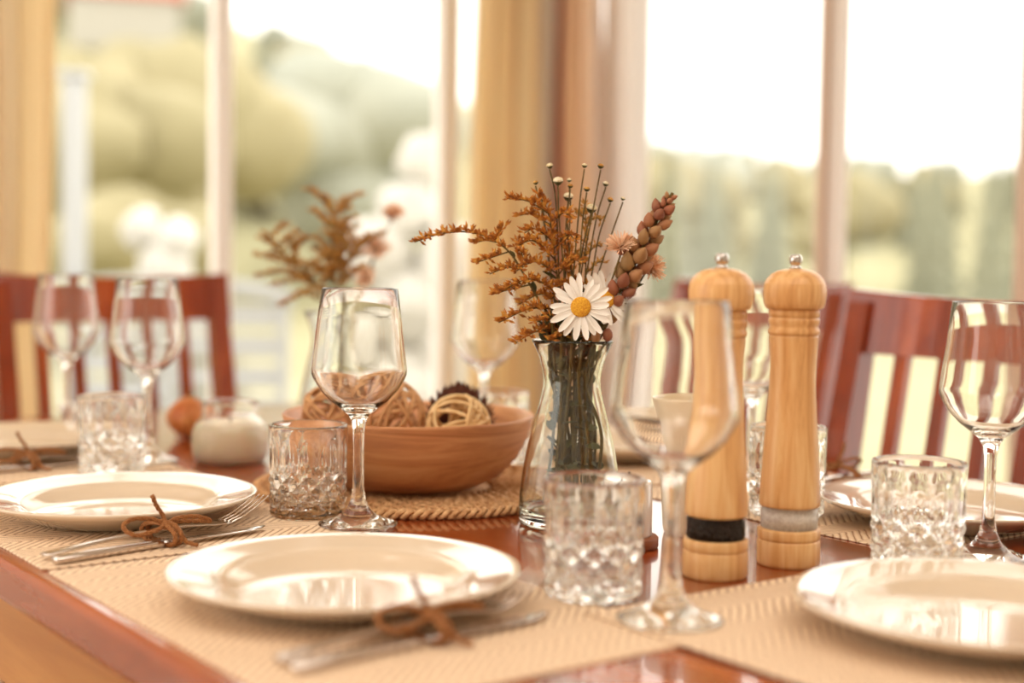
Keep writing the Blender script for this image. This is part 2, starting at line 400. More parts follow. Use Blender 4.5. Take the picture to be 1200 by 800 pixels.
# ------------------------------------------------------------------ chairs
def make_chair(label, loc, rotz):
    t = thing('dining_chair', label, 'chair', loc, rotz, 'slatted dining chairs round the table')
    hw = .218
    def back_y(z): return -.01 if z < .45 else -.01-.09*((z-.45)/.515)**1.15
    for s in (-1, 1):
        mb = MB(); rings = []
        for z in (0, .2, .42, .52, .65, .78, .90, .955):
            y = back_y(z) if z > .42 else -.01-.05*((.42-z)/.42)**1.5
            hx, hy = .017, .019-.004*(z > .8)
            rings.append([Vector((s*(hw-.017)+a*hx, y+e*hy, z)) for a, e in ((-1, -1), (1, -1), (1, 1), (-1, 1))])
        mb.loft(rings, smooth=False); mb.build('back_post', M_CHAIR, t)
        mb = MB(); rings = []
        for z, h in ((0, .014), (.2, .018), (.40, .020)):
            rings.append([Vector((s*(hw-.022)+a*h, .40+e*h, z)) for a, e in ((-1, -1), (1, -1), (1, 1), (-1, 1))])
        mb.loft(rings, smooth=False); mb.build('leg', M_CHAIR, t)
        mb = MB(); mb.box((s*(hw-.02), .185, .20), (.016, .39, .022), None, .002); mb.build('stretcher', M_CHAIR, t)
    def rail(z0, z1, bow, extra, name, y_th=.019):
        mb = MB(); rings = []
        for i in range(17):
            q = -1+2*i/16; x = q*(hw+extra); bw = bow*(1-q*q)
            za = z1-.010*(1-q*q)
            y0, y1 = back_y(z0)-bw, back_y(z1)-bw
            rings.append([Vector((x, y0-y_th/2, z0)), Vector((x, y0+y_th/2, z0)), Vector((x, y1+y_th/2, za-.003)), Vector((x, y1+y_th/2-.003, za)), Vector((x, y1-y_th/2+.003, za)), Vector((x, y1-y_th/2, za-.003))])
        mb.loft(rings, smooth=False); return mb.build(name, M_CHAIR, t)
    rail(.885, .972, .022, .004, 'crest_rail', .024)
    rail(.54, .59, .012, -.03, 'lower_rail')
    for k in range(5):
        x = (k-2)*.066; q = x/hw; mb = MB(); rings = []
        for z in (.57, .68, .79, .90):
            y = back_y(z)-.018*(1-q*q)
            rings.append([Vector((x+a*.0105, y+e*.006, z)) for a, e in ((-1, -1), (1, -1), (1, 1), (-1, 1))])
        mb.loft(rings, smooth=False); mb.build('slat', M_CHAIR, t)
    mb = MB(); slab(mb, hw, .215, .03, [(.004, .425), (0, .43), (0, .444), (.004, .452), (.03, .449)]); mb.build('seat', M_CHAIR, t, (0, .215, 0))
    for y in (.01, .40):
        mb = MB(); mb.box((0, y, .395), (.37, .02, .055), None, .002); mb.build('seat_rail', M_CHAIR, t)
    mb = MB(); mb.box((0, .185, .20), (.38, .018, .02), None, .002); mb.build('stretcher', M_CHAIR, t)
    return t
ch = make_chair('red brown slatted chair at the far right, behind the seed glass tumbler', W(1.08, 1.45), ANG_U)
ch['label'] = 'red brown slatted dining chair at right, close to the table behind the right wine glass'
dup(ch, W(1.915, 1.90), ANG_U, 'slatted dining chair set back from the table, behind the two wooden mills')
dup(ch, W(2.40, .945), ANG_V+PI, 'dining chair at the far head of the table, behind the two left wine glasses')

# ------------------------------------------------------------------ placemats
MATS = []
def rest(u, v, r):
    return max([z+.0019 for u0, u1, v0, v1, z in MATS if u0-r < u < u1+r and v0-r < v < v1+r]+[0])+.0003
def placemat(u0, u1, v0, v1, label, z=0.0):
    MATS.append((u0, u1, v0, v1, z))
    mb = MB(); hx, hy = (u1-u0)/2, (v1-v0)/2
    slab(mb, hx, hy, .004, [(.0008, 0), (0, .0005), (0, .0014), (.0012, .0019)], 2)
    o = mb.build('placemat', M_MAT, None, T((u0+u1)/2, (v0+v1)/2, z), ANG_U)
    return tag(o, label, 'placemat', 'woven herringbone placemats')
MT = .0019
placemat(.683, 1.128, .372, .672, 'herringbone placemat under the front middle plate')
placemat(1.136, 1.578, .372, .690, 'herringbone placemat under the second plate on the left')
placemat(1.588, 2.03, .376, .690, 'herringbone placemat under the farthest plate on the left')
placemat(.482, .780, .645, 1.028, 'herringbone placemat under the front right plate', .0021)
placemat(.790, 1.19, 1.030, 1.335, 'herringbone placemat under the plate before the right chair')
placemat(1.20, 1.62, 1.06, 1.345, 'herringbone placemat across the table behind the front vase')

# ------------------------------------------------------------------ plates
def plate_mesh():
    mb = MB()
    mb.lathe([(0, .0045), (.05, .0045), (.072, .0052), (.083, .0085), (.0905, .0145), (.0945, .0168), (.105, .0195), (.122, .0232), (.1292, .0255), (.1306, .0252), (.1312, .0242), (.1302, .0226),
              (.122, .0185), (.108, .0128), (.092, .0062), (.080, .0016), (.075, 0), (.071, 0), (.069, .002), (0, .002)], 96)
    me = mb.mesh('plate'); me.materials.append(M_PLATE); return me
pm = plate_mesh()
def plate(u, v, label, z=MT): return tag(place('dinner_plate', pm, None, T(u, v, z)), label, 'plate', 'cream dinner plates')
plate(.914, .524, 'cream dinner plate at front middle, tied cutlery in front of it')
plate(1.321, .507, 'cream dinner plate second on the left, below the two left wine glasses')
plate(1.815, .566, 'cream dinner plate farthest on the left, at the picture edge')
plate(.583, .838, 'cream dinner plate at front right, before the two mills', .0021+MT)
plate(.868, 1.185, 'cream dinner plate before the right chair, behind the right tumbler')
plate(1.40, 1.215, 'cream dinner plate across the table, seen through the front wine glass')

# ------------------------------------------------------------------ wine glasses
def wine_mesh():
    mb = MB()
    mb.lathe([(0, 0.0), (.030, 0), (.0365, 0), (.0378, .0008), (.0376, .0018), (.034, .0032), (.026, .0055), (.018, .0092), (.0115, .0150), (.0075, .0235), (.0056, .036), (.0050, .055), (.0050, .075),
              (.0055, .090), (.0072, .0995), (.0105, .1055), (.0175, .1110), (.0275, .1185), (.0370, .1290), (.0430, .1390), (.0450, .1440), (.0453, .1475), (.0448, .1530), (.0428, .170), (.0398, .195),
              (.0362, .2240), (.0359, .2248), (.0354, .2250), (.0350, .2247), (.0348, .2238), (.0385, .195), (.0415, .170), (.0435, .1530), (.0440, .1478), (.0436, .1448), (.0416, .1402), (.0358, .1308), (.0265, .1208), (.0165, .1140), (.008, .1110), (0, .1104)], 64)
    me = mb.mesh('wine_glass'); me.materials.append(M_GLASS); return me
wm = wine_mesh()
def wine(u, v, label, z=MT): return tag(place('wine_glass', wm, None, T(u, v, rest(u, v, .030)), random.random()*6), label, 'wine glass', 'tapered wine glasses')
wine(.729, .681, 'large blurred wine glass at the front, before the pepper mill', .0)
wine(1.166, .682, 'wine glass beside the tumbler, in front of the wooden bowl', .0)
wine(1.664, .674, 'wine glass second from the left, before the head chair')
wine(1.954, .674, 'leftmost wine glass, before the head chair')
wine(.746, 1.074, 'rightmost wine glass, before the slatted chair', .0)
wine(1.55, 1.10, 'wine glass behind the wooden bowl, before the curtain')
wine(1.12, 1.165, 'wine glass seen between the two wooden mills')

# ------------------------------------------------------------------ cut glass tumblers
def tumbler_mesh():
    mb = MB(); n = 156; H = .090; R0 = .0383; NF = 12
    zs = [0, .0008, .002, .004]+[.004+(.080-.004)*i/44 for i in range(1, 45)]+[.084, .0885, .0897, .0900]
    def rad(th, z):
        r = R0+.0006*(z/H)
        if z <= .0008: return r-.004
        if z <= .002: r -= .0016
        if .003 < z < .046:
            a = th*NF/(2*PI)
            p1 = a+z/.0175; p2 = a-z/.0175
            g1 = abs(2*(p1 % 1)-1); g2 = abs(2*(p2 % 1)-1)
            w = min(1, (z-.003)/.003, (.046-z)/.004)
            r -= .0034*max(g1, g2)**1.6*w
        if .040 < z < .080:
            f = (th*NF/(2*PI)) % 1-.5; e = 1-(f/.40)**2-((z-.060)/.019)**2
            if e > 0: r -= .0021*math.sqrt(e)
        if z > .0885: r -= .0006+(.0012 if z > .0899 else 0)
        return r
    vs = []; fs = []
    for z in zs:
        for k in range(n):
            th = 2*PI*k/n; r = rad(th, z); vs.append((r*math.cos(th), r*math.sin(th), z))
    o1 = len(zs)
    inner = [(.0352, .0900), (.0347, .0893), (.0345, .086), (.0342, .06), (.0338, .03), (.0332, .018), (.031, .0135), (.025, .0118), (.01, .0112)]
    for r, z in inner:
        for k in range(n):
            th = 2*PI*k/n; vs.append((r*math.cos(th), r*math.sin(th), z))
    R = len(zs)+len(inner)
    for i in range(R-1):
        for k in range(n):
            l = (k+1) % n; fs.append((i*n+k, i*n+l, (i+1)*n+l, (i+1)*n+k))
    vs += [(0, 0, .0111), (0, 0, .0)]; a, bb = len(vs)-2, len(vs)-1
    for k in range(n):
        l = (k+1) % n; fs.append(((R-1)*n+k, (R-1)*n+l, a)); fs.append((l, k, bb))
    mb.add(vs, fs, True)
    for i, f in enumerate(mb.f):
        z = sum(vs[q][2] for q in f)/len(f); r = math.hypot(*[sum(vs[q][j] for q in f)/len(f) for j in (0, 1)])
        mb.sm[i] = not (z < .046 and r > .0335 and z > .001)
    me = mb.mesh('tumbler'); me.materials.append(M_GLASS); return me
tm = tumbler_mesh()
def tumbler(u, v, label, z=MT): return tag(place('tumbler', tm, None, T(u, v, rest(u, v, .030)), random.random()*6), label, 'tumbler', 'cut glass tumblers')
tumbler(1.238, .667, 'cut glass tumbler beside the wine glass, left of the wooden bowl')
tumbler(.826, .690, 'large blurred cut glass tumbler at the front, before the vase', .0)
tumbler(.743, .972, 'cut glass tumbler at right, behind the front right plate', .0021+MT)
tumbler(.987, 1.079, 'cut glass tumbler half hidden behind the salt mill')
tumbler(1.602, .606, 'cut glass tumbler before the second wine glass on the left')
tumbler(1.435, 1.04, 'cut glass tumbler behind the wooden bowl, left of the vase', .0)

# ------------------------------------------------------------------ pepper and salt mills
def mill(u, v, label, fill, fill_name, fill_label):
    t = thing('spice_mill', label, 'mill', T(u, v), random.random()*6, 'tall wooden mills')
    mb = MB(); mb.lathe([(0, 0), (.0255, 0), (.0266, .0009), (.0268, .003), (.0267, .0205), (.0262, .0213), (.0256, .0217), (.0256, .0224), (.0264, .0230), (.0266, .024), (.0266, .0300), (.0256, .0315), (.021, .0316), (0, .0316)], 64); mb.build('base', M_MILL, t)
    mb = MB(); mb.lathe([(.0200, .0316), (.0236, .0317), (.0243, .0328), (.0245, .036), (.0245, .0455), (.0243, .0486), (.0236, .0498), (.0200, .0499), (.0200, .0316)], 64); g = mb.build('glass_chamber', M_CHAMBER, t)
    mb = MB()
    if fill is M_PEPPER:
        mb.lathe([(0, .0317), (.0203, .0317), (.0203, .0498), (0, .0498)], 40)
        for _ in range(260):
            a = random.random()*2*PI; z = random.uniform(.0335, .0480); mb.ball((.0196*math.cos(a), .0196*math.sin(a), z), .0018, None, 6, 4)
    else:
        mb.lathe([(0, .0317), (.0210, .0317), (.0210, .0498), (0, .0498)], 40)
    q = mb.build(fill_name, fill, t, kind='stuff'); q['label'] = fill_label
    mb = MB(); mb.lathe([(0, .0500), (.0240, .0500), (.0254, .0508), (.0258, .0525), (.0256, .058), (.0247, .075), (.0231, .100), (.0212, .125), (.0199, .145), (.01925, .160), (.0193, .172), (.0199, .184), (.0206, .1935),
              (.0206, .1948), (.0200, .1953), (.0200, .1960), (.0212, .1966), (.0216, .1985), (.0214, .2005), (.0204, .2022), (.0204, .2042), (.0213, .2062), (.0215, .2085), (.0212, .2100), (.0203, .2105), (.0203, .2112), (.0212, .2118), (.0212, .2165), (.0205, .2178), (0, .2178)], 64); mb.build('body', M_MILL, t)
    mb = MB(); mb.lathe([(0, .2180), (.0225, .2180), (.0243, .2192), (.0257, .2232), (.0264, .2295), (.0264, .2345), (.0258, .2385), (.02535, .2402), (.02515, .2404), (.0250, .2408), (.0233, .2438), (.0200, .2472), (.0150, .2500), (.009, .2515), (0, .2519)], 64); mb.build('head', M_MILL, t)
    mb = MB(); mb.lathe([(0, .2517), (.0052, .2517), (.0054, .2530), (.0040, .2538), (.0036, .2548), (.0050, .2560), (.0056, .2580), (.0056, .2608), (.0048, .2630), (.003, .2640), (0, .2642)], 20); q = mb.build('knob', M_KNOB, t); q['label'] = 'small chrome nut on top'
    return t
mill(.828, .822, 'tall wooden pepper mill, the left one, black peppercorns in its window', M_PEPPER, 'peppercorns', 'black peppercorns seen through the glass ring')
mill(.827, .908, 'tall wooden salt mill, the right one, white salt in its window', M_SALT, 'salt', 'white salt seen through the glass ring')

# ------------------------------------------------------------------ round seagrass mat, bowl, rattan balls, pine cone
mt = thing('round_mat', 'round woven seagrass mat with a twisted rim, under the wooden bowl', 'mat', T(1.312, .844))
mb = MB(); mb.lathe([(0, .0008), (.085, .0008), (.085, .0045), (0, .0045)], 48); mb.build('woven_centre', M_SEA, mt)
for k in range(7):
    r0 = .092+.0115*k; mb = MB()
    pts = [Vector((r0*math.cos(2*PI*i/192), r0*math.sin(2*PI*i/192), .0042+.0012*math.sin(PI*i/2+k*PI))) for i in range(192)]
    mb.tube(pts, .0027, 6, True); mb.build('coil', M_SEA, mt)
mb = MB()
for i in range(96):
    a = 2*PI*i/96
    mb.tube([Vector((r*math.cos(a+.02*math.sin(r*500)), r*math.sin(a+.02*math.sin(r*500)), .0042+.0028*math.cos(PI*(r-.092)/.0115+i*PI))) for r in [.080+.0058*j for j in range(17)]], .0019, 5)
mb.build('weave_strands', M_SEA, mt, kind='stuff')
for s in (0, 1):
    mb = MB(); pts = []
    for i in range(480):
        a = 2*PI*i/480; q = 60*a+s*PI; rr = .176+.0032*math.cos(q)
        pts.append(Vector((rr*math.cos(a), rr*math.sin(a), .0056+.0030*math.sin(q))))
    mb.tube(pts, .0027, 6, True); mb.build('rim_cord', M_SEA, mt)

BW = T(1.315, .832, .0078)
mb = MB(); mb.lathe([(0, 0), (.060, 0), (.078, .002), (.102, .014), (.120, .033), (.131, .055), (.1365, .0755), (.1372, .0785), (.1358, .0795), (.1318, .0785), (.126, .060), (.115, .038), (.098, .021), (.075, .012), (0, .010)], 96)
tag(mb.build('wooden_bowl', M_BOWL, None, BW), 'shallow round wooden bowl holding rattan balls', 'bowl')
def rattan(off, R, m, label, n, seed, sr):
    rnd = random.Random(seed)
    t = thing('rattan_ball', label, 'ball', BW+Vector(off), 0, 'rattan balls in the wooden bowl')
    mb = MB(); pts = [Vector((R*.97*math.cos(2*PI*i/40), R*.97*math.sin(2*PI*i/40), .002*math.sin(6*PI*i/40))) for i in range(40)]
    mb.tube(pts, sr, 6, True); me = mb.mesh('strand'); me.materials.append(m)
    for k in range(n):
        o = place('strand', me, t)
        o.rotation_euler = (math.acos(rnd.uniform(-1, 1)), rnd.uniform(0, .4), rnd.uniform(0, 2*PI)); s = 1+rnd.uniform(-.045, .045); o.scale = (s, s, 1)
        o.location = (0, 0, 0)
    return t
def bo(x, y): return Vector((x, y, 0))
rattan((-.022, -.012, .076), .0395, M_RATTAN_D, 'tan rattan ball in the bowl, larger and left of the pale one', 14, 3, .0023)
rattan((.056, -.038, .070), .0325, M_RATTAN_L, 'pale cream rattan ball in the bowl, in front of the pine cone', 13, 5, .0023)
rattan((-.085, .010, .0765), .033, M_RATTAN_D, 'tan rattan ball at the left of the bowl, seen through the wine glass', 13, 8, .0022)
pc = thing('pine_cone', 'dark brown pine cone in the bowl, behind the pale rattan ball', 'pine cone', BW+Vector((.054, .036, .064)))
mb = MB(); mb.ball((0, 0, 0), (.030, .030, .027)); mb.build('core', M_CONE, pc)
mb = MB(); mb.add([(-.007, 0, 0), (.007, 0, 0), (.008, .011, .003), (0, .022, .009), (-.008, .011, .003), (0, .008, .006)], [(0, 1, 5), (1, 2, 5), (2, 3, 5), (3, 4, 5), (4, 0, 5), (1, 0, 4, 3, 2)])
sm_ = mb.mesh('scale'); sm_.materials.append(M_CONE)
for i in range(90):
    z = 1-2*(i+.5)/90; a = i*2.39996; d = Vector((math.sqrt(1-z*z)*math.cos(a), math.sqrt(1-z*z)*math.sin(a), z))
    o = place('scale', sm_, pc, d*.026); o.rotation_euler = (d+Vector((0, 0, .5))).to_track_quat('Y', 'Z').to_euler()

# ------------------------------------------------------------------ vases
def vase(u, v, label):
    t = thing('glass_vase', label, 'vase', T(u, v, .0003), 0, 'clear waisted glass vases')
    mb = MB(); mb.lathe([(0, .0015), (.038, .0005), (.0455, 0), (.0492, .0025), (.0502, .008), (.0500, .018), (.0488, .034), (.0462, .055), (.0418, .078), (.0362, .100), (.0310, .119), (.0282, .132), (.0277, .140), (.0290, .150), (.0325, .163), (.0382, .1755), (.0396, .1778),
              (.0394, .1790), (.0384, .1793), (.0374, .1784), (.0305, .164), (.0266, .150), (.0253, .140), (.0258, .132), (.0287, .119), (.0339, .100), (.0395, .078), (.0439, .055), (.0464, .034), (.0472, .018), (.0455, .0105), (.035, .0085), (0, .0080)], 64)
    mb.build('glass_body', M_VASE, t); return t
vase(1.072, .865, 'clear glass vase of dried flowers, the sharp one in the middle')
vase(1.76, .985, 'clear glass vase behind the wooden bowl, blurred dried flowers in it')

# ------------------------------------------------------------------ dried flowers
def spline(pts, n):
    pts = [Vector(p) for p in pts]; out = []
    q = [pts[0]*2-pts[1]]+pts+[pts[-1]*2-pts[-2]]
    for i in range(1, len(q)-2):
        for k in range(n):
            t = k/n; a, b, c, d = q[i-1], q[i], q[i+1], q[i+2]
            out.append(.5*((2*b)+(c-a)*t+(2*a-5*b+4*c-d)*t*t+(3*b-a-3*c+d)*t**3))
    out.append(pts[-1]); return out
SC = 1.376/1667
class Bunch:
    """flowers of one vase; points are given in the vase's own upright plane: across, up, depth"""
    def __init__(s, u, v, k=1.0, seed=1): s.o = T(u, v); s.k = k; s.r = random.Random(seed)
    def P(s, x, y, dep=0.0): return Vector(((x-667)*SC*s.k, dep, .1785+(400-y)*SC*s.k))
    def root(s, top):
        a = s.r.uniform(0, 2*PI); q = s.r.uniform(.2, 1)
        bx, by = -.030*max(-1, min(1, top.x/.06))+.012*math.cos(a)*q, .020*math.sin(a)*q
        z = s.r.uniform(.014, .055)
        return [Vector((bx, by, z)), Vector((bx*.45+.006*math.cos(a), by*.5, .09)), Vector((.014*math.cos(a)*q+.2*top.x*.3, .014*math.sin(a)*q, .140)), ]
def floret_cluster(mb, path, rnd, dens=.0021, size=.0075, upbias=.75):
    acc = 0
    for a, b in zip(path, path[1:]):
        d = b-a; Ls = d.length; acc += Ls
        while acc > dens:
            acc -= dens; p = a+d*rnd.random(); tn = d.normalized()
            for _ in range(3):
                side = Vector((rnd.uniform(-1, 1), rnd.uniform(-1, 1), rnd.uniform(-.35, 1)*upbias+.15)).normalized()
                dr = (tn*rnd.uniform(.2, .9)+side*.95).normalized(); l = size*rnd.uniform(.75, 1.2); w = l*.165
                e = dr.cross(Vector((.3, .5, .8))).normalized(); f = dr.cross(e)
                q = p+dr*l*.08
                vs = [q, q+dr*l]+[q+dr*l*.55+(e*math.cos(k*PI/2)+f*math.sin(k*PI/2))*w for k in range(4)]
                mb.add(vs, [(0, 3, 2), (0, 4, 3), (0, 5, 4), (0, 2, 5), (1, 2, 3), (1, 3, 4), (1, 4, 5), (1, 5, 2)])
def leaf_mesh(mb, p, d, l, wdt, rnd, droop=.2):
    d = d.normalized(); s = d.cross(Vector((rnd.uniform(-.4, .4), rnd.uniform(-1, 1), 1))).normalized(); n = s.cross(d)
    vs = []; 
    for t, ww in ((0, .12), (.25, .8), (.5, 1), (.75, .7), (1, .05)):
        c = p+d*l*t-Vector((0, 0, droop*l*t*t)); vs += [c-s*wdt*ww/2, c+n*wdt*.12, c+s*wdt*ww/2]
    fs = []
    for i in range(4): fs += [(3*i, 3*i+1, 3*i+4, 3*i+3), (3*i+1, 3*i+2, 3*i+5, 3*i+4)]
    mb.add(vs, fs, True)
def goldenrod(B, main, branches, label, fm=None, tipfl=5, size=.0088, nleaf=6, group='goldenrod sprigs', extra=0):
    top = B.P(*main[-1])
    t = thing('goldenrod_sprig', label, 'flower', B.o, 0, group)
    pts = B.root(B.P(*main[0]))+[B.P(*p) for p in main]
    path = spline(pts, 6)
    st = MB(); st.tube(path, [.0017-.0012*i/len(path) for i in range(len(path))], 5)
    fl = MB()
    floret_cluster(fl, path[-tipfl*6:], B.r, .0021, size)
    for br in branches:
        bp = spline([B.P(*p) for p in br], 5); st.tube(bp, [.0008-.0004*i/len(bp) for i in range(len(bp))], 4)
        floret_cluster(fl, bp[1:], B.r, .0019, size)
    for k in range(extra):
        q = path[int(len(path)*B.r.uniform(.55, .97))]; a = B.r.choice((-1, 1))*B.r.uniform(.5, 1.1); l = B.r.uniform(.03, .055)
        d = Vector((math.sin(a), B.r.uniform(-.5, .5), math.cos(a))); bp = spline([q, q+d*l*.6, q+d*l-Vector((0, 0, l*.12))], 5)
        st.tube(bp, .0006, 4); floret_cluster(fl, bp[1:], B.r, .0019, size)
    st.build('stem', M_STEM, t); fl.build('florets', fm or M_FLORET, t, kind='stuff')
    for i in range(nleaf):
        k = int(len(path)*B.r.uniform(.30, .66)); d = Vector((B.r.uniform(-1, 1), B.r.uniform(-1, 1), .6))
        lm = MB(); leaf_mesh(lm, path[k], d, B.r.uniform(.014, .024), .0055, B.r); lm.build('leaf', M_LEAF, t)
    return t
F = Bunch(1.072, .865, 1.0, 11)
goldenrod(F, [(657, 402, .0), (644, 378, -.004), (625, 350, -.008), (607, 320, -.01), (592, 298, -.008), (572, 283, -.004), (548, 275, 0), (522, 275, .004), (500, 280, .006), (480, 287, .008)],
          [[(590, 297, -.008), (570, 304, -.012), (556, 309, -.016)], [(603, 314, -.01), (586, 316, -.016), (569, 323, -.02)], [(577, 286, -.005), (562, 284, .004), (549, 288, .008)],
           [(606, 318, -.01), (606, 300, -.004), (600, 284, 0)], [(615, 335, -.01), (590, 341, -.016), (576, 346, -.018)], [(575, 284, -.004), (580, 274, .002), (585, 268, .006)]],
          'long arching rust goldenrod sprig reaching far left from the front vase', tipfl=5)
goldenrod(F, [(662, 402, .004), (654, 372, .004), (650, 340, .006), (645, 305, .004), (640, 270, .002), (634, 245, 0), (624, 230, -.002)],
          [[(637, 252, 0), (612, 238, -.008), (590, 236, -.012)], [(640, 266, .002), (618, 252, .008), (603, 254, .012)], [(643, 285, .002), (622, 270, -.008), (608, 275, -.012)],
           [(646, 306, .004), (620, 284, -.012), (599, 291, -.016)], [(648, 322, .005), (622, 308, -.01), (600, 319, -.014)], [(650, 345, .006), (616, 328, -.018), (578, 345, -.02)],
           [(653, 365, .004), (618, 362, -.016), (580, 379, -.018)], [(656, 388, .004), (626, 388, -.016), (600, 402, -.022)], [(652, 356, .004), (630, 346, .01), (604, 358, .012)],
           [(640, 262, .002), (655, 250, -.006), (664, 258, -.008)], [(644, 292, .004), (660, 276, -.006), (668, 285, -.01)], [(648, 325, .005), (664, 305, -.008), (674, 309, -.012)], [(655, 372, .004), (640, 372, -.018), (622, 378, -.02)]],
          'tall branching rust goldenrod sprig at left of the front vase', tipfl=3)
goldenrod(F, [(668, 402, .012), (668, 370, .012), (668, 340, .014), (664, 305, .014), (660, 280, .016)],
          [[(668, 360, .012), (652, 345, .004), (640, 352, .0)], [(668, 345, .014), (682, 336, .006), (690, 340, .002)], [(666, 325, .014), (650, 310, .01), (640, 318, .008)], [(666, 385, .0), (650, 394, -.02), (640, 398, -.024)], [(668, 330, .014), (654, 335, -.006), (646, 338, -.01)], [(668, 392, .0), (674, 396, -.02), (682, 398, -.022)]],
          'short rust goldenrod sprig in the middle of the front vase', tipfl=2)
goldenrod(F, [(676, 402, .016), (680, 360, .018), (682, 320, .020), (682, 280, .02), (680, 236, .02)],
          [[(682, 345, .02), (696, 330, .014), (706, 334, .012)], [(682, 322, .02), (696, 308, .016), (705, 308, .014)], [(682, 300, .02), (694, 288, .02), (700, 290, .02)], [(681, 270, .02), (690, 256, .018), (700, 258, .018)], [(681, 258, .02), (672, 248, .018), (668, 250, .018)], [(682, 310, .02), (672, 298, .018), (666, 300, .018)]],
          'straw coloured goldenrod sprig behind the button flowers in the front vase', fm=M_FLORET2, tipfl=2, size=.0065)
# button flowers
names = ['first', 'second', 'third', 'fourth', 'fifth', 'sixth', 'seventh', 'eighth', 'ninth', 'tenth', 'eleventh', 'twelfth', 'thirteenth', 'fourteenth']
heads = sorted([(637, 196, 8, 1), (621, 215, 7, 0), (628, 227, 6, 0), (647, 214, 12, 1), (661, 211, 6, 0), (661.5, 219, 7, 0), (660, 231, 12, 1), (677, 196, 7, 0), (680, 223, 8, 0), (696, 196, 8, 0), (704, 215, 8, 0), (709, 234, 8, 0), (723, 233, 6, 0), (687, 245, 13, 1)])
for i, (x, y, sz, wh) in enumerate(heads):
    t = thing('button_flower', 'tiny %s button flower on a thin stem, %s from the left in the front vase' % ('white' if wh else 'yellowish', names[i]), 'flower', F.o, 0, 'button flowers in the front vase')
    dep = F.r.uniform(-.012, .022); x0 = 660+(x-660)*.18
    pts = F.root(F.P(x0, 400))+[F.P(x0, 400, dep*.4), F.P(x0+(x-x0)*.35+F.r.uniform(-4, 4), 330, dep*.7), F.P(x0+(x-x0)*.72+F.r.uniform(-3, 3), y+42, dep), F.P(x, y+4, dep)]
    mb = MB(); mb.tube(spline(pts, 5), .0008, 5); mb.build('stem', M_STEM, t)
    p = F.P(x, y, dep); r = sz*SC/2
    d = (pts[-1]-pts[-2]).normalized(); rm = Vector((d.x, d.y-.25, d.z)).to_track_quat('Z', 'Y').to_matrix().to_4x4()
    mb = MB(); mb.lathe([(0, -r*.9), (r*.5, -r*.7), (r*.95, -r*.15), (r*.98, .05*r), (r*.6, .1*r)], 10, True, rm, p); mb.build('calyx', M_LEAF, t)
    mb = MB()
    if wh: mb.lathe([(r*.4, -.15*r), (r*1.02, .05*r), (r*.95, r*.4), (r*.6, r*.72), (0, r*.85)], 12, True, rm, p)
    else: mb.lathe([(r*.4, -.1*r), (r*.9, .05*r), (r*.8, r*.35), (r*.45, r*.6), (0, r*.65)], 10, True, rm, p)
    q = mb.build('flower_head', M_BUTTON if wh or i % 2 else M_FLORET2, t)
# daisies
def petal_mesh(l, wd, curl):
    mb = MB(); vs = []
    for t, ww in ((0, .4), (.2, .72), (.5, 1), (.78, .9), (.93, .55), (1, .2)):
        z = curl*l*t*t
        vs += [Vector((-wd*ww/2, l*t, z+.0006)), Vector((-wd*ww/5, l*t, z-.0002)), Vector((wd*ww/5, l*t*(1 if t < 1 else .97), z-.0002)), Vector((wd*ww/2, l*t, z+.0006))]
    fs = []
    for i in range(5):
        for k in range(3): fs.append((4*i+k, 4*i+k+1, 4*i+k+5, 4*i+k+4))
    mb.add(vs, fs, True); me = mb.mesh('petal'); me.materials.append(M_PETAL); return me
def daisy(B, x, y, dep, facing, rad, np_, label, curl, disc=.0098, seed=0):
    rnd = random.Random(seed); t = thing('daisy', label, 'flower', B.o, 0, 'daisies in the front vase')
    c = B.P(x, y, dep); f = Vector(facing).normalized()
    pts = B.root(B.P(668, 400))+[B.P(668, 400, dep*.25), c-f*.02+Vector((0, 0, -.012)), c-f*.004]
    mb = MB(); mb.tube(spline(pts, 6), .0013, 6); mb.build('stem', M_STEM, t)
    q = f.to_track_quat('Z', 'Y')
    mb = MB(); mb.lathe([(0, -.004), (disc*.55, -.003), (disc*.9, -.0008), (disc*.5, .0)], 16, True, q.to_matrix().to_4x4(), c); mb.build('calyx', M_LEAF, t)
    mb = MB(); mb.lathe([(disc*.6, -.0008), (disc, .0003), (disc*.96, .0018), (disc*.7, .0032), (disc*.3, .0036), (0, .0033)], 24, True, q.to_matrix().to_4x4(), c); mb.build('flower_disc', M_DISC_Y, t)
    for k in range(np_):
        a = 2*PI*(k+rnd.uniform(-.28, .28))/np_; l = (rad-disc*.8)*rnd.uniform(.82, 1.06)
        if k % 7 == 0 or True:
            o = place('petal', petal_mesh(l, .0070*rnd.uniform(.85, 1.1), curl+rnd.uniform(-.12, .1)), t)
            qq = q @ Vector((0, 0, 1)).rotation_difference(Vector((0, 0, 1)))
            m = q.to_matrix().to_4x4() @ Matrix.Rotation(a, 4, 'Z') @ Matrix.Translation((0, disc*.72, .0002*(k % 3))) @ Matrix.Rotation(rnd.uniform(-.08, .14), 4, 'X')
            m.translation += c; o.matrix_local = m
    return t
daisy(F, 674, 359, -.034, (-.12, -1, .05), .0320, 21, 'open white daisy with yellow centre facing forward at the front vase rim', -.05, seed=2)
daisy(F, 704, 350, -.014, (.30, -.82, .40), .030, 18, 'white daisy turned upward behind the open daisy', .18, .009, seed=6)
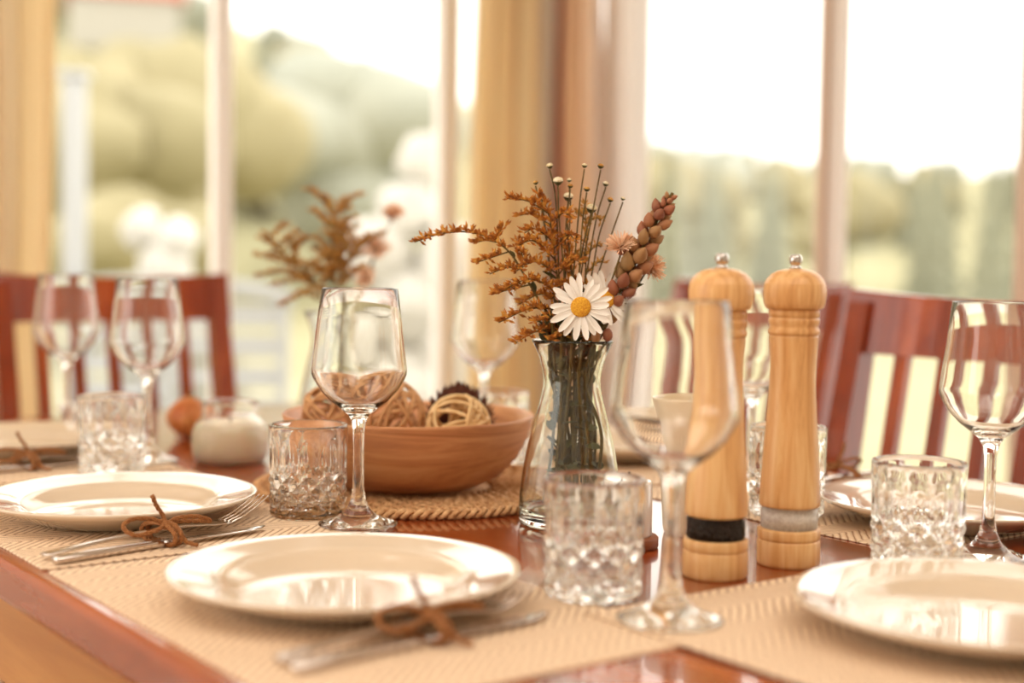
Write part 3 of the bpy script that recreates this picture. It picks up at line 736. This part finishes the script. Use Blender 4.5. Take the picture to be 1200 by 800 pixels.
# peach fluff flowers
def fluff(B, x, y, dep, r, label, facing, grp):
    t = thing('peach_flower', label, 'flower', B.o, 0, grp)
    c = B.P(x, y, dep); f = Vector(facing).normalized(); q = f.to_track_quat('Z', 'Y')
    pts = B.root(B.P(690, 400))+[B.P(688, 400, dep*.3), (B.P(688, 400, dep*.3)+c)/2+Vector((0, 0, -.006)), c-f*r*.5]
    mb = MB(); mb.tube(spline(pts, 6), .0010, 5); mb.build('stem', M_STEM, t)
    mb = MB(); mb.ball(c-f*r*.35, (r*.32, r*.32, r*.42), None, 10, 6); mb.build('calyx', M_POD, t)
    mb = MB()
    for _ in range(150):
        d = Vector((B.r.gauss(0, .75), B.r.gauss(0, .75), B.r.uniform(.05, 1))).normalized(); d = q @ d
        l = r*B.r.uniform(.75, 1.15); s = d.cross(Vector((B.r.uniform(-1, 1), B.r.uniform(-1, 1), B.r.uniform(-1, 1)))).normalized()*r*.05
        a = c-f*r*.25
        mb.add([a-s, a+s, a+d*l+s*.8+f*r*.1, a+d*l*1.05+f*r*.12, a+d*l-s*.8+f*r*.1], [(0, 1, 2, 4), (4, 2, 3)])
    mb.build('petals', M_PEACH, t, kind='stuff'); return t
fluff(F, 719, 287, -.016, .0145, 'peach pink fluffy flower left of the seed spike', (-.3, -.45, .8), 'peach flowers in the front vase')
fluff(F, 760, 312, .006, .0145, 'peach pink fluffy flower right of the seed spike', (.55, -.6, .35), 'peach flowers in the front vase')
# seed spike
t = thing('seed_spike', 'thick spike of brown seed pods leaning right from the front vase', 'flower', F.o)
ax = spline([F.P(706, 372, -.006), F.P(722, 340, -.008), F.P(738, 308, -.008), F.P(754, 274, -.008), F.P(770, 244, -.008), F.P(780, 226, -.008)], 8)
mb = MB(); mb.tube(spline(F.root(F.P(690, 400))+[F.P(694, 400, 0), F.P(703, 378, -.006)], 6)+ax, .0016, 6); mb.build('stem', M_STEM, t)
mb = MB(); mb.lathe([(0, 0), (.0032, .0012), (.0058, .0045), (.0064, .008), (.0052, .0125), (.0026, .0160), (.0006, .0182), (0, .0185)], 12)
pod = mb.mesh('pod'); pod.materials.append(M_POD)
rnd = random.Random(4)
for i in range(44):
    s = i/43; k = min(len(ax)-2, int(s*(len(ax)-1))); p = ax[k].lerp(ax[k+1], s*(len(ax)-1)-k); tn = (ax[k+1]-ax[k]).normalized()
    a = i*2.39996; e = tn.cross(Vector((0, 1, 0))).normalized(); g = tn.cross(e); rad = e*math.cos(a)+g*math.sin(a)
    d = (tn*1.0+rad*.75).normalized(); z = 1.06-.45*abs(s-.42)/.6-.25*(s > .85)
    o = place('pod', pod, t, p+rad*.0042*z-tn*.006); o.rotation_euler = d.to_track_quat('Z', 'Y').to_euler(); o.scale = (z*rnd.uniform(.9, 1.1), z, z*rnd.uniform(.9, 1.1))
for j, (x, y) in enumerate(((692, 393), (706, 391))):
    t2 = thing('flower_bud', ('left' if j == 0 else 'right')+' one of two tan buds at the front vase rim', 'flower', F.o, 0, 'tan buds at the vase rim')
    c = F.P(x, y, -.026)
    mb = MB(); mb.ball(c, (.0048, .0048, .0066), None, 12, 8); mb.build('bud', M_POD, t2)
    mb = MB(); mb.tube(spline([Vector((.012+.004*j, -.006, .03)), Vector((.012, -.008, .11)), F.P(688+8*j, 415, -.018), c-Vector((0, 0, .005))], 6), .001, 5); mb.build('stem', M_STEM, t2)
# leafy stems standing inside the front vase
for i in range(14):
    a = 2*PI*i/14+.3; q = F.r.uniform(.45, 1)
    side = 'left' if math.cos(a) < -.3 else 'right' if math.cos(a) > .3 else 'middle'
    t = thing('greenery_sprig', 'dark green leafy sprig standing in the %s of the front vase' % side, 'greenery', F.o, 0, 'leafy sprigs in the %s of the front vase' % side)
    sx = .006
    pts = [Vector((sx+.034*q*math.cos(a), .034*q*math.sin(a), .020+.02*F.r.random())), Vector((sx+.026*q*math.cos(a+1.1*F.r.uniform(-1, 1)), .026*q*math.sin(a), .08+.02*F.r.uniform(-1, 1))), Vector((.019*math.cos(a+.2), .019*math.sin(a+.2), .136)), Vector((.023*math.cos(a+.3), .022*math.sin(a+.3), .175)), Vector((.028*math.cos(a+.4), .024*math.sin(a+.4), .205))]
    path = spline(pts, 6); mb = MB(); mb.tube(path, .0016, 5); mb.build('stem', M_STEM, t)
    for j in range(13):
        k = F.r.randint(2, len(path)-2); rr = path[k]; d = Vector((F.r.uniform(-1, 1), F.r.uniform(-1, 1), F.r.uniform(.2, 1.2)))
        l = F.r.uniform(.014, .024)
        for _ in range(4):
            e = rr+d.normalized()*l; lim = .9*(.045 if e.z < .05 else .045-.020*(e.z-.05)/.085 if e.z < .135 else .0245+.012*(e.z-.135)/.04)
            if math.hypot(e.x, e.y) > lim-.003: d -= Vector((rr.x, rr.y, 0))*30; l *= .85
        mb = MB(); leaf_mesh(mb, path[k], d, l, .0085, F.r); mb.build('leaf', M_LEAF, t)
t = thing('dark_leaf', 'single dark leaf right of the seed spike', 'leaf', F.o)
mb = MB(); leaf_mesh(mb, F.P(732, 338, -.006), F.P(750, 327, -.01)-F.P(732, 338, -.006), .016, .006, F.r); mb.build('blade', M_LEAF, t)
mb = MB(); mb.tube(spline([Vector((.01, .004, .05)), Vector((.012, .0, .14)), F.P(705, 385, -.004), F.P(732, 338, -.006)], 6), .0008, 5); mb.build('stem', M_STEM, t)

# the second, blurred bunch
G = Bunch(1.76, .985, 1.42, 23)
def gp(x, y, d=0): return (667+(x-388)*1.0, 400+(y-372)*1.0, d)
grp = 'goldenrod sprigs in the rear vase'
goldenrod(G, [gp(386, 374), gp(388, 340), gp(390, 300), gp(388, 265), gp(382, 235)], [[gp(390, 300), gp(400, 278, .01), gp(418, 270, .01)], [gp(388, 275), gp(372, 255, -.01), gp(362, 252, -.01)], [gp(386, 262), gp(396, 250), gp(408, 240)], [gp(390, 310), gp(370, 285, .01), gp(350, 288, .01)]], 'tallest rust goldenrod sprig in the rear vase', tipfl=3, size=.0088, group=grp, extra=12, fm=M_FLORET3)
goldenrod(G, [gp(382, 374), gp(370, 345), gp(350, 320), gp(325, 300), gp(305, 278)], [[gp(365, 340), gp(330, 325, .01), gp(298, 330, .01)], [gp(352, 322), gp(325, 312, -.01), gp(296, 305, -.01)], [gp(368, 343), gp(345, 335, .02), gp(312, 342, .02)], [gp(345, 316), gp(340, 296, .01), gp(330, 285, .01)], [gp(376, 360), gp(355, 352), gp(325, 365)]], 'rust goldenrod sprig leaning left in the rear vase', tipfl=3, size=.0088, group=grp, extra=12, fm=M_FLORET3)
goldenrod(G, [gp(390, 374), gp(396, 345), gp(404, 320), gp(415, 300), gp(424, 285)], [[gp(396, 345), gp(380, 322, .01), gp(362, 318, .01)], [gp(400, 330), gp(420, 320, -.01), gp(432, 322, -.01)], [gp(393, 360), gp(375, 345, -.02), gp(352, 350, -.02)], [gp(404, 322), gp(394, 300), gp(380, 300)]], 'rust goldenrod sprig leaning right in the rear vase', tipfl=3, size=.0088, group=grp, extra=12, fm=M_FLORET3)
fluff(G, *gp(459, 252, .01), .017, 'peach pink flower standing tallest at right of the rear vase', (.1, -.5, .8), 'peach flowers in the rear vase')
fluff(G, *gp(440, 294, .0), .02, 'peach pink flower lower at right of the rear vase', (.1, -.8, .4), 'peach flowers in the rear vase')
fluff(G, *gp(428, 330, -.01), .016, 'peach pink flower lowest at right of the rear vase', (0, -.9, .2), 'peach flowers in the rear vase')

# ------------------------------------------------------------------ candle jar, candle on disc, ribbed pot, small bowl, gourd
t = thing('candle_jar', 'round clear jar of cream candle wax on the left of the table', 'candle', T(1.62, .764, .0003))
mb = MB(); mb.lathe([(0, 0), (.038, 0), (.043, .002), (.0465, .010), (.0478, .025), (.0465, .040), (.041, .051), (.0355, .056), (.0345, .060), (.0348, .072), (.0358, .0745), (.0350, .0758), (.0335, .0750), (.0325, .072), (.0322, .060), (.0335, .0545), (.039, .049), (.0440, .039), (.0453, .025), (.044, .0115), (.041, .005), (0, .004)], 48); mb.build('glass_jar', M_GLASS, t)
mb = MB(); mb.lathe([(0, .0036), (.0415, .0046), (.0446, .0115), (.0459, .025), (.0447, .0395), (.041, .0470), (.037, .0490), (0, .0487)], 40); mb.build('wax', M_WAX, t)
mb = MB(); mb.tube([(0, 0, .048), (.0005, 0, .058)], .0012, 6); mb.build('wick', M_WICK, t)

t = thing('pillar_candle', 'short white candle on a dark wooden disc, beside the vase', 'candle', T(.955, .838))
mb = MB(); mb.lathe([(0, 0), (.026, 0), (.0275, .0015), (.0275, .0095), (.026, .011), (0, .011)], 40); mb.build('disc', M_DISC, t)['label'] = 'dark wooden disc'
mb = MB(); mb.lathe([(0, .0111), (.021, .0111), (.0215, .013), (.0215, .058), (.020, .060), (.016, .0585), (0, .057)], 32); mb.build('wax', M_CERAM, t)
mb = MB(); mb.tube([(0, 0, .057), (.0004, 0, .068)], .0011, 6); mb.build('wick', M_WICK, t)

t = thing('ribbed_pot', 'tall cream ceramic pot with ribbed lower body, behind the pepper mill', 'pot', T(.972, .934))
mb = MB(); n = 144
prof = [(.0255, 0), (.027, .0015), (.0275, .006), (.0302, .045), (.0335, .074), (.0342, .076), (.0352, .080), (.0392, .105), (.0432, .126), (.0436, .129), (.0424, .1295), (.0410, .127), (.037, .105), (.031, .075), (.026, .02), (.02, .008)]
rings = []
for j, (r, z) in enumerate(prof):
    ribs = .0007 if 2 <= j <= 4 else 0
    rings.append([Vector(((r+ribs*math.cos(48*2*PI*k/n))*math.cos(2*PI*k/n), (r+ribs*math.cos(48*2*PI*k/n))*math.sin(2*PI*k/n), z)) for k in range(n)])
mb.loft(rings); mb.build('pot_body', M_POT, t)

mb = MB(); mb.lathe([(0, 0), (.018, 0), (.02, .002), (.022, .004), (.036, .016), (.046, .030), (.0475, .034), (.0465, .035), (.044, .032), (.034, .018), (.02, .008), (0, .0065)], 40)
tag(mb.build('sauce_bowl', M_CERAM, None, T(2.03, .735)), 'small white bowl behind the left tumbler', 'bowl')
t = thing('gourd', 'small orange brown gourd behind the candle jar', 'gourd', T(1.86, .815))
mb = MB(); rings = []
for i in range(13):
    s = i/12; z = .060*s; r = .032*math.sin(PI*min(1, s*1.01))**.6*(1-.12*s)+.0006
    rings.append([Vector((r*(1+.07*math.cos(8*2*PI*k/48))*math.cos(2*PI*k/48), r*(1+.07*math.cos(8*2*PI*k/48))*math.sin(2*PI*k/48), z)) for k in range(48)])
mb.loft(rings); mb.build('fruit', M_GOURD, t)
mb = MB(); mb.tube([(0, 0, .057), (.002, 0, .062), (.004, 0, .065)], [.004, .003, .0024], 7); mb.build('stalk', M_STEM, t)

# ------------------------------------------------------------------ cutlery tied with twine
def ellipse_ring(x, y, z, w, h, n=10):
    return [Vector((x, y+w*math.cos(2*PI*k/n), z+h*math.sin(2*PI*k/n))) for k in range(n)]
def knife_parts():
    mb = MB(); rings = []
    for x, w, h, z in ((-.110, .0052, .0030, .0042), (-.108, .0062, .0038, .0042), (-.06, .0058, .0036, .0042), (-.01, .0045, .0032, .0040), (.0, .004, .003, .004)): rings.append(ellipse_ring(x, 0, z, w, h))
    mb.loft(rings); a = mb.mesh('handle'); a.materials.append(M_STEEL)
    mb = MB(); rings = []
    for x, w, h, y in ((0, .004, .0026, 0), (.012, .006, .0014, 0), (.05, .0085, .0010, -.001), (.08, .008, .0009, -.001), (.098, .0052, .0008, .001), (.106, .0016, .0006, .004)): rings.append(ellipse_ring(x, y, .004, w, h, 8))
    mb.loft(rings); b_ = mb.mesh('blade'); b_.materials.append(M_STEEL); return a, b_
def fork_parts():
    mb = MB(); rings = []
    st = ((-.108, .0056, .0013, .0050), (-.105, .0074, .0017, .0052), (-.06, .0060, .0019, .0086), (-.01, .0038, .0019, .0110), (.03, .0033, .0019, .0108), (.045, .0050, .0014, .0098), (.058, .0100, .0011, .0092), (.070, .0114, .0010, .0088), (.078, .0116, .0010, .0094))
    for x, w, h, z in st: rings.append(ellipse_ring(x, 0, z, w, h, 10))
    mb.loft(rings); a = mb.mesh('handle'); a.materials.append(M_STEEL)
    mb = MB(); rings = []
    for x, w, h, z in ((.076, .0016, .0010, .0093), (.09, .0012, .0010, .0132), (.105, .0011, .0009, .0205), (.117, .0009, .0007, .0275), (.1195, .0005, .0004, .0290)): rings.append(ellipse_ring(x, 0, z, w, h, 8))
    mb.loft(rings); b_ = mb.mesh('tine'); b_.materials.append(M_STEEL); return a, b_
kh, kb = knife_parts(); fh, ft = fork_parts()
def twisted(mb, pts, r, n):
    path = spline(pts, n)
    for s in (0, 1, 2):
        out = []
        up = Vector((0, 0, 1))
        for i, p in enumerate(path):
            tn = (path[min(i+1, len(path)-1)]-path[max(i-1, 0)]).normalized(); e = tn.cross(up); e = e.normalized() if e.length > .05 else Vector((1, 0, 0)); g = tn.cross(e)
            a = i*.75+s*2*PI/3; out.append(p+(e*math.cos(a)+g*math.sin(a))*r*.55)
        mb.tube(out, r*.62, 5)
def bundle(u, v, rz, where, z=MT):
    p = T(u, v, z)
    k = thing('table_knife', 'steel knife tied to a fork, '+where, 'knife', p, rz, 'steel table knives')
    place('handle', kh, k, (0, 0, 0)); place('blade', kb, k)
    f = thing('table_fork', 'steel fork tied to a knife, '+where, 'fork', p+Matrix.Rotation(rz, 3, 'Z') @ Vector((.0, .023, .0)), rz+.02, 'steel table forks')
    place('handle', fh, f)
    for y in (-.0096, -.0033, .0033, .0096): place('tine', ft, f, (0, y, 0))
    t = thing('twine_bow', 'jute twine bow round cutlery, '+where, 'twine', p, rz, 'jute twine bows')
    mb = MB()
    for dx in (-.003, .003):
        ring = [Vector((dx, .012+.0265*math.cos(a), .0098+(.0098)*math.sin(a))) for a in [2*PI*i/16 for i in range(17)]]
        ring = [Vector((q.x, q.y, max(.0022, q.z))) for q in ring]; twisted(mb, ring, .0021, 4)
    mb.build('wrap', M_TWINE, t)
    kp = Vector((0, .004, .0185))
    mb = MB(); mb.ball(kp, (.0055, .005, .0045), None, 8, 6); mb.build('knot', M_TWINE, t)
    mb = MB(); twisted(mb, [kp, kp+Vector((-.012, .004, .006)), kp+Vector((-.030, .006, .008)), kp+Vector((-.042, .002, .003)), kp+Vector((-.034, -.006, -.004)), kp+Vector((-.014, -.006, -.002)), kp], .0019, 7); mb.build('loop', M_TWINE, t)
    mb = MB(); twisted(mb, [kp, kp+Vector((.012, .002, .004)), kp+Vector((.030, -.002, .004)), kp+Vector((.046, .0, -.002)), kp+Vector((.034, .008, -.002)), kp+Vector((.014, .006, .0)), kp], .0019, 7); mb.build('loop', M_TWINE, t)
    mb = MB(); twisted(mb, [kp, kp+Vector((-.001, .004, .008)), kp+Vector((-.008, .004, .018)), kp+Vector((-.013, .002, .027))], .0019, 6); mb.build('tail', M_TWINE, t)
    mb = MB(); twisted(mb, [kp, kp+Vector((.004, -.008, .0)), kp+Vector((.006, -.020, -.012)), kp+Vector((.012, -.030, -.0155))], .0019, 6); mb.build('tail', M_TWINE, t)
KA = ANG_V+.19
bundle(1.166, .492, KA, 'in front of the second plate on the left')
bundle(.776, .512, ANG_V+.10, 'in front of the front middle plate')
bundle(1.662, .530, KA-.05, 'at the left edge behind the second plate')
bundle(1.105, 1.285, ANG_V+PI, 'beside the plate before the right chair')

# ------------------------------------------------------------------ the garden outside
def skyline(a):
    if a < -.057: return .127+.377*(-.057-a)
    if a < .08: return .127-.037*(a+.057)/.137
    return .09-.012*min(1, (a-.08)/.2)
def ground(x, y):
    d = y
    z = -.35 if d < 7 else -.35-.75*min(1, (d-7)/22)
    if d > 40:
        a = x/d
        ridge = skyline(a)*118-1.0
        t = min(1, (d-40)/85); z += (t*t*(3-2*t))*(ridge+1.2)
    return z
mb = MB(); vs = []; fs = []; nx, ny = 60, 56
for j in range(ny+1):
    d = 3+197*(j/ny)**1.8
    for i in range(nx+1):
        x = (-1+2*i/nx)*(8+d*.85); z = ground(x, d)+(noise.noise(Vector((x*.05, d*.05, 0)))*1.6 if d > 60 else 0)
        p = Vector((x, d, z)); vs.append(p)
for j in range(ny):
    for i in range(nx): fs.append((j*(nx+1)+i, j*(nx+1)+i+1, (j+1)*(nx+1)+i+1, (j+1)*(nx+1)+i))
# keep the lawn outside the house
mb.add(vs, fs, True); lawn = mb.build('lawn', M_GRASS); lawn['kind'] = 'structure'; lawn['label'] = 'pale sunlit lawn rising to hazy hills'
def conifer_mesh(seed):
    rnd = random.Random(seed); mb = MB()
    for k in range(7):
        z0 = .12+.125*k; r = .20*(1-k/7.6); n = 12; top = min(1.0, z0+.24)
        vs = [Vector((r*(1 if i % 2 else .72)*rnd.uniform(.85, 1.1)*math.cos(2*PI*i/n), r*(1 if i % 2 else .72)*math.sin(2*PI*i/n), z0-rnd.uniform(0, .03))) for i in range(n)]+[Vector((0, 0, top)), Vector((0, 0, z0+.04))]
        mb.add(vs, [(i, (i+1) % n, n) for i in range(n)]+[((i+1) % n, i, n+1) for i in range(n)])
    return mb
def crown_mesh(seed):
    rnd = random.Random(seed); mb = MB()
    for k in range(9):
        a = rnd.uniform(0, 2*PI); q = rnd.uniform(0, .26); z = rnd.uniform(.38, .80); r = rnd.uniform(.15, .24)*(1.1-.5*abs(z-.55))
        o = len(mb.v); mb.ball((q*math.cos(a), q*math.sin(a), z), (r, r, r*.9), None, 10, 7)
        for i in range(o, len(mb.v)):
            p = Vector(mb.v[i]); p += Vector((noise.noise(p*9), noise.noise(p*9+Vector((7, 0, 0))), noise.noise(p*9+Vector((0, 9, 0)))))*.05; mb.v[i] = tuple(p)
    return mb
def tree(name, crown, cm, label, group):
    t = thing(name, label, 'tree', (0, 0, 0), 0, group); crown.build('crown', cm, t)
    mb = MB(); mb.tube([(0, 0, -.02), (.004, 0, .2), (0, 0, .5)], [.028, .02, .01], 7); mb.build('trunk', M_TRUNK, t); return t
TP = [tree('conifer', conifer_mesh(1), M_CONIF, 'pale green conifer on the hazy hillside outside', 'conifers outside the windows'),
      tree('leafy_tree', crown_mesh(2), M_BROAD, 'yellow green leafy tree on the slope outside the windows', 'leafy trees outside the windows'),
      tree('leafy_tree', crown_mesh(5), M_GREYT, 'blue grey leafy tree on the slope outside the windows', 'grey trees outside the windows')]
rt = random.Random(77); used = [0, 0, 0]
spots = [(-18.6, 68, 4.5)]
def plant(k, x, d, h, wd=1.0, force=False):
    h = min(h, 1.0+skyline(x/d)*d*(1.0 if force else .97)-ground(x, d))
    rad = .40*h*wd if k else .21*h*wd
    a_ = x/d
    if not -.42 < a_ < .44 or -.045 < a_ < .065: return                 # nothing there but the corner curtain
    if h < 2 or any((x-a)**2+(d-b_)**2 < (rad+q)**2 for a, b_, q in spots): return
    spots.append((x, d, rad))
    loc = (x, d, ground(x, d)-.02*h); r0 = TP[k]
    if used[k] == 0: r = r0; r.location = loc; r.rotation_euler = (0, 0, rt.random()*6); r.scale = (h*wd, h*wd, h)
    else: r = dup(r0, loc, rt.random()*6, r0['label'], (h*wd, h*wd, h))
    pane = 'left pane of the left window' if a_ < -.2 else 'right pane of the left window' if a_ < -.04 else 'left pane of the right window' if a_ < .225 else 'right pane of the right window'
    far = 'far' if d > 60 else 'nearer'
    r['label'] = '%s %s seen through the %s' % (far, ('pale green conifer', 'yellow green leafy tree', 'grey green leafy tree')[k], pane)
    r['group'] = '%s %s in the %s' % (far, ('conifers', 'leafy trees', 'grey trees')[k], pane)
    used[k] += 1
for i in range(150):                                       # left: broadleaf slope
    d = rt.uniform(40, 110); a = rt.uniform(-.42, -.06); plant(rt.choice((1, 1, 1, 2, 2, 0)), a*d, d, rt.uniform(6, 10)*(.8+d/160), 1.1)
for i in range(150):                                       # right: conifer edge
    d = rt.uniform(50, 115); a = rt.uniform(-.02, .44); plant(rt.choice((0, 0, 0, 1, 2)), a*d, d, rt.uniform(6, 9)*(.8+d/200), 1.0)
for a, d, h in ((.29, 48, 9.5), (.335, 40, 8.6), (.36, 44, 8), (.11, 44, 7.0), (.14, 46, 7.4), (.18, 48, 7), (.09, 50, 7.2), (.255, 50, 7.0), (.30, 52, 8)): plant(0, a*d, d, h)
for a, d, h in ((-.30, 30, 7), (-.21, 33, 7.4), (-.15, 30, 5.6), (-.26, 24, 3.4), (-.36, 28, 8)): plant(1, a*d, d, h, 1.15)
for a, d, h in ((-.235, 42, 7.5), (-.18, 44, 9), (-.13, 40, 7.6), (-.09, 46, 8.6)): plant(2, a*d, d, h, 1.1)
# terrace, white post, garden chairs, blossom bushes, far roof
mb = MB(); mb.box((0, 0, 0), (7.6, 2.4, .08)); tr_ = mb.build('terrace', M_TERR, None, Vector((-.6, 5.6, -.30))); tr_['kind'] = 'structure'; tr_['label'] = 'pale paved terrace outside the windows'
t = thing('garden_post', 'white wooden post standing outside the left window', 'post', (-1.86, 6.05, -.26))
mb = MB(); mb.box((0, 0, 1.0), (.085, .085, 2.0), None, .006); mb.build('shaft', M_PATIO, t)
mb = MB(); mb.box((0, 0, 2.015), (.12, .12, .03), None, .006); mb.build('cap', M_PATIO, t)
def garden_chair(label, loc, rz):
    t = thing('garden_chair', label, 'chair', loc, rz, 'white garden chairs on the terrace')
    for sx in (-1, 1):
        for sy, h in ((-1, .46), (1, 1.12)):
            mb = MB(); mb.box((sx*.21, sy*.21, h/2), (.04, .04, h), None, .004); mb.build('leg', M_PATIO, t)
    mb = MB(); mb.box((0, 0, .45), (.48, .48, .03), None, .004); mb.build('seat', M_PATIO, t)
    for k in range(5):
        mb = MB(); mb.box((0, .21, .58+.115*k), (.40, .018, .085), None, .003); mb.build('slat', M_PATIO, t)
    mb = MB(); rings = []
    for i in range(9):
        q = -1+i/4; rings.append([Vector((q*.24, .21+a*.022, 1.10+c_+.045*(1-q*q))) for a, c_ in ((-1, -.03), (1, -.03), (1, .03), (-1, .03))])
    mb.loft(rings); mb.build('top_rail', M_PATIO, t); return t
gc = garden_chair('white garden chair outside, right of the head chair', (-1.045, 5.1, -.26), .1)
dup(gc, (-1.62, 5.75, -.26), .15, 'white garden chair outside, right one above the head chair rail')
dup(gc, (-2.17, 5.7, -.26), -.1, 'white garden chair outside, left one above the head chair rail')
def blossom(label, loc, balls):
    t = thing('blossom_bush', label, 'bush', loc, 0, 'white blossom bushes outside')
    lf = MB(); lf.ball((0, 0, .55), (.34, .3, .6), None, 14, 9); lf.build('foliage', M_BROAD, t)
    for x, z, r in balls:
        mb = MB(); mb.ball((x, -.28, z), r, None, 14, 9)
        for i in range(len(mb.v)):
            p = Vector(mb.v[i]); p += (p-Vector((x, -.28, z)))*noise.noise(p*14)*.35; mb.v[i] = tuple(p)
        mb.build('flower_head', M_BLOOM, t)
blossom('white blossom bush outside the left window', (-1.55, 6.6, -.3), [(-.10, 1.42, .09), (.05, 1.36, .10), (0, 1.22, .13), (-.12, 1.10, .10), (.06, 1.0, .13), (-.04, .86, .12)])
blossom('large white blossom bush outside, left of the corner curtain', (-.42, 6.2, -.3), [(.05, 1.72, .11), (-.02, 1.50, .13), (-.14, 1.34, .15), (.17, 1.28, .17), (.02, 1.12, .16), (-.22, .98, .17), (.2, .92, .18), (0, .76, .18)])
t = thing('far_house', 'far house with a red roof on the hillside, top left', 'house', (-18.6, 68, ground(-18.6, 68)+5.2), .3)
mb = MB(); mb.box((0, 0, 1.2), (5, 4, 2.4)); mb.build('walls', M_TERR, t)
mb = MB(); mb.add([(-2.8, -2.3, 2.4), (2.8, -2.3, 2.4), (2.8, 2.3, 2.4), (-2.8, 2.3, 2.4), (-2.8, 0, 4), (2.8, 0, 4)], [(0, 1, 5, 4), (2, 3, 4, 5), (1, 2, 5), (3, 0, 4), (3, 2, 1, 0)]); mb.build('roof', M_ROOF, t)
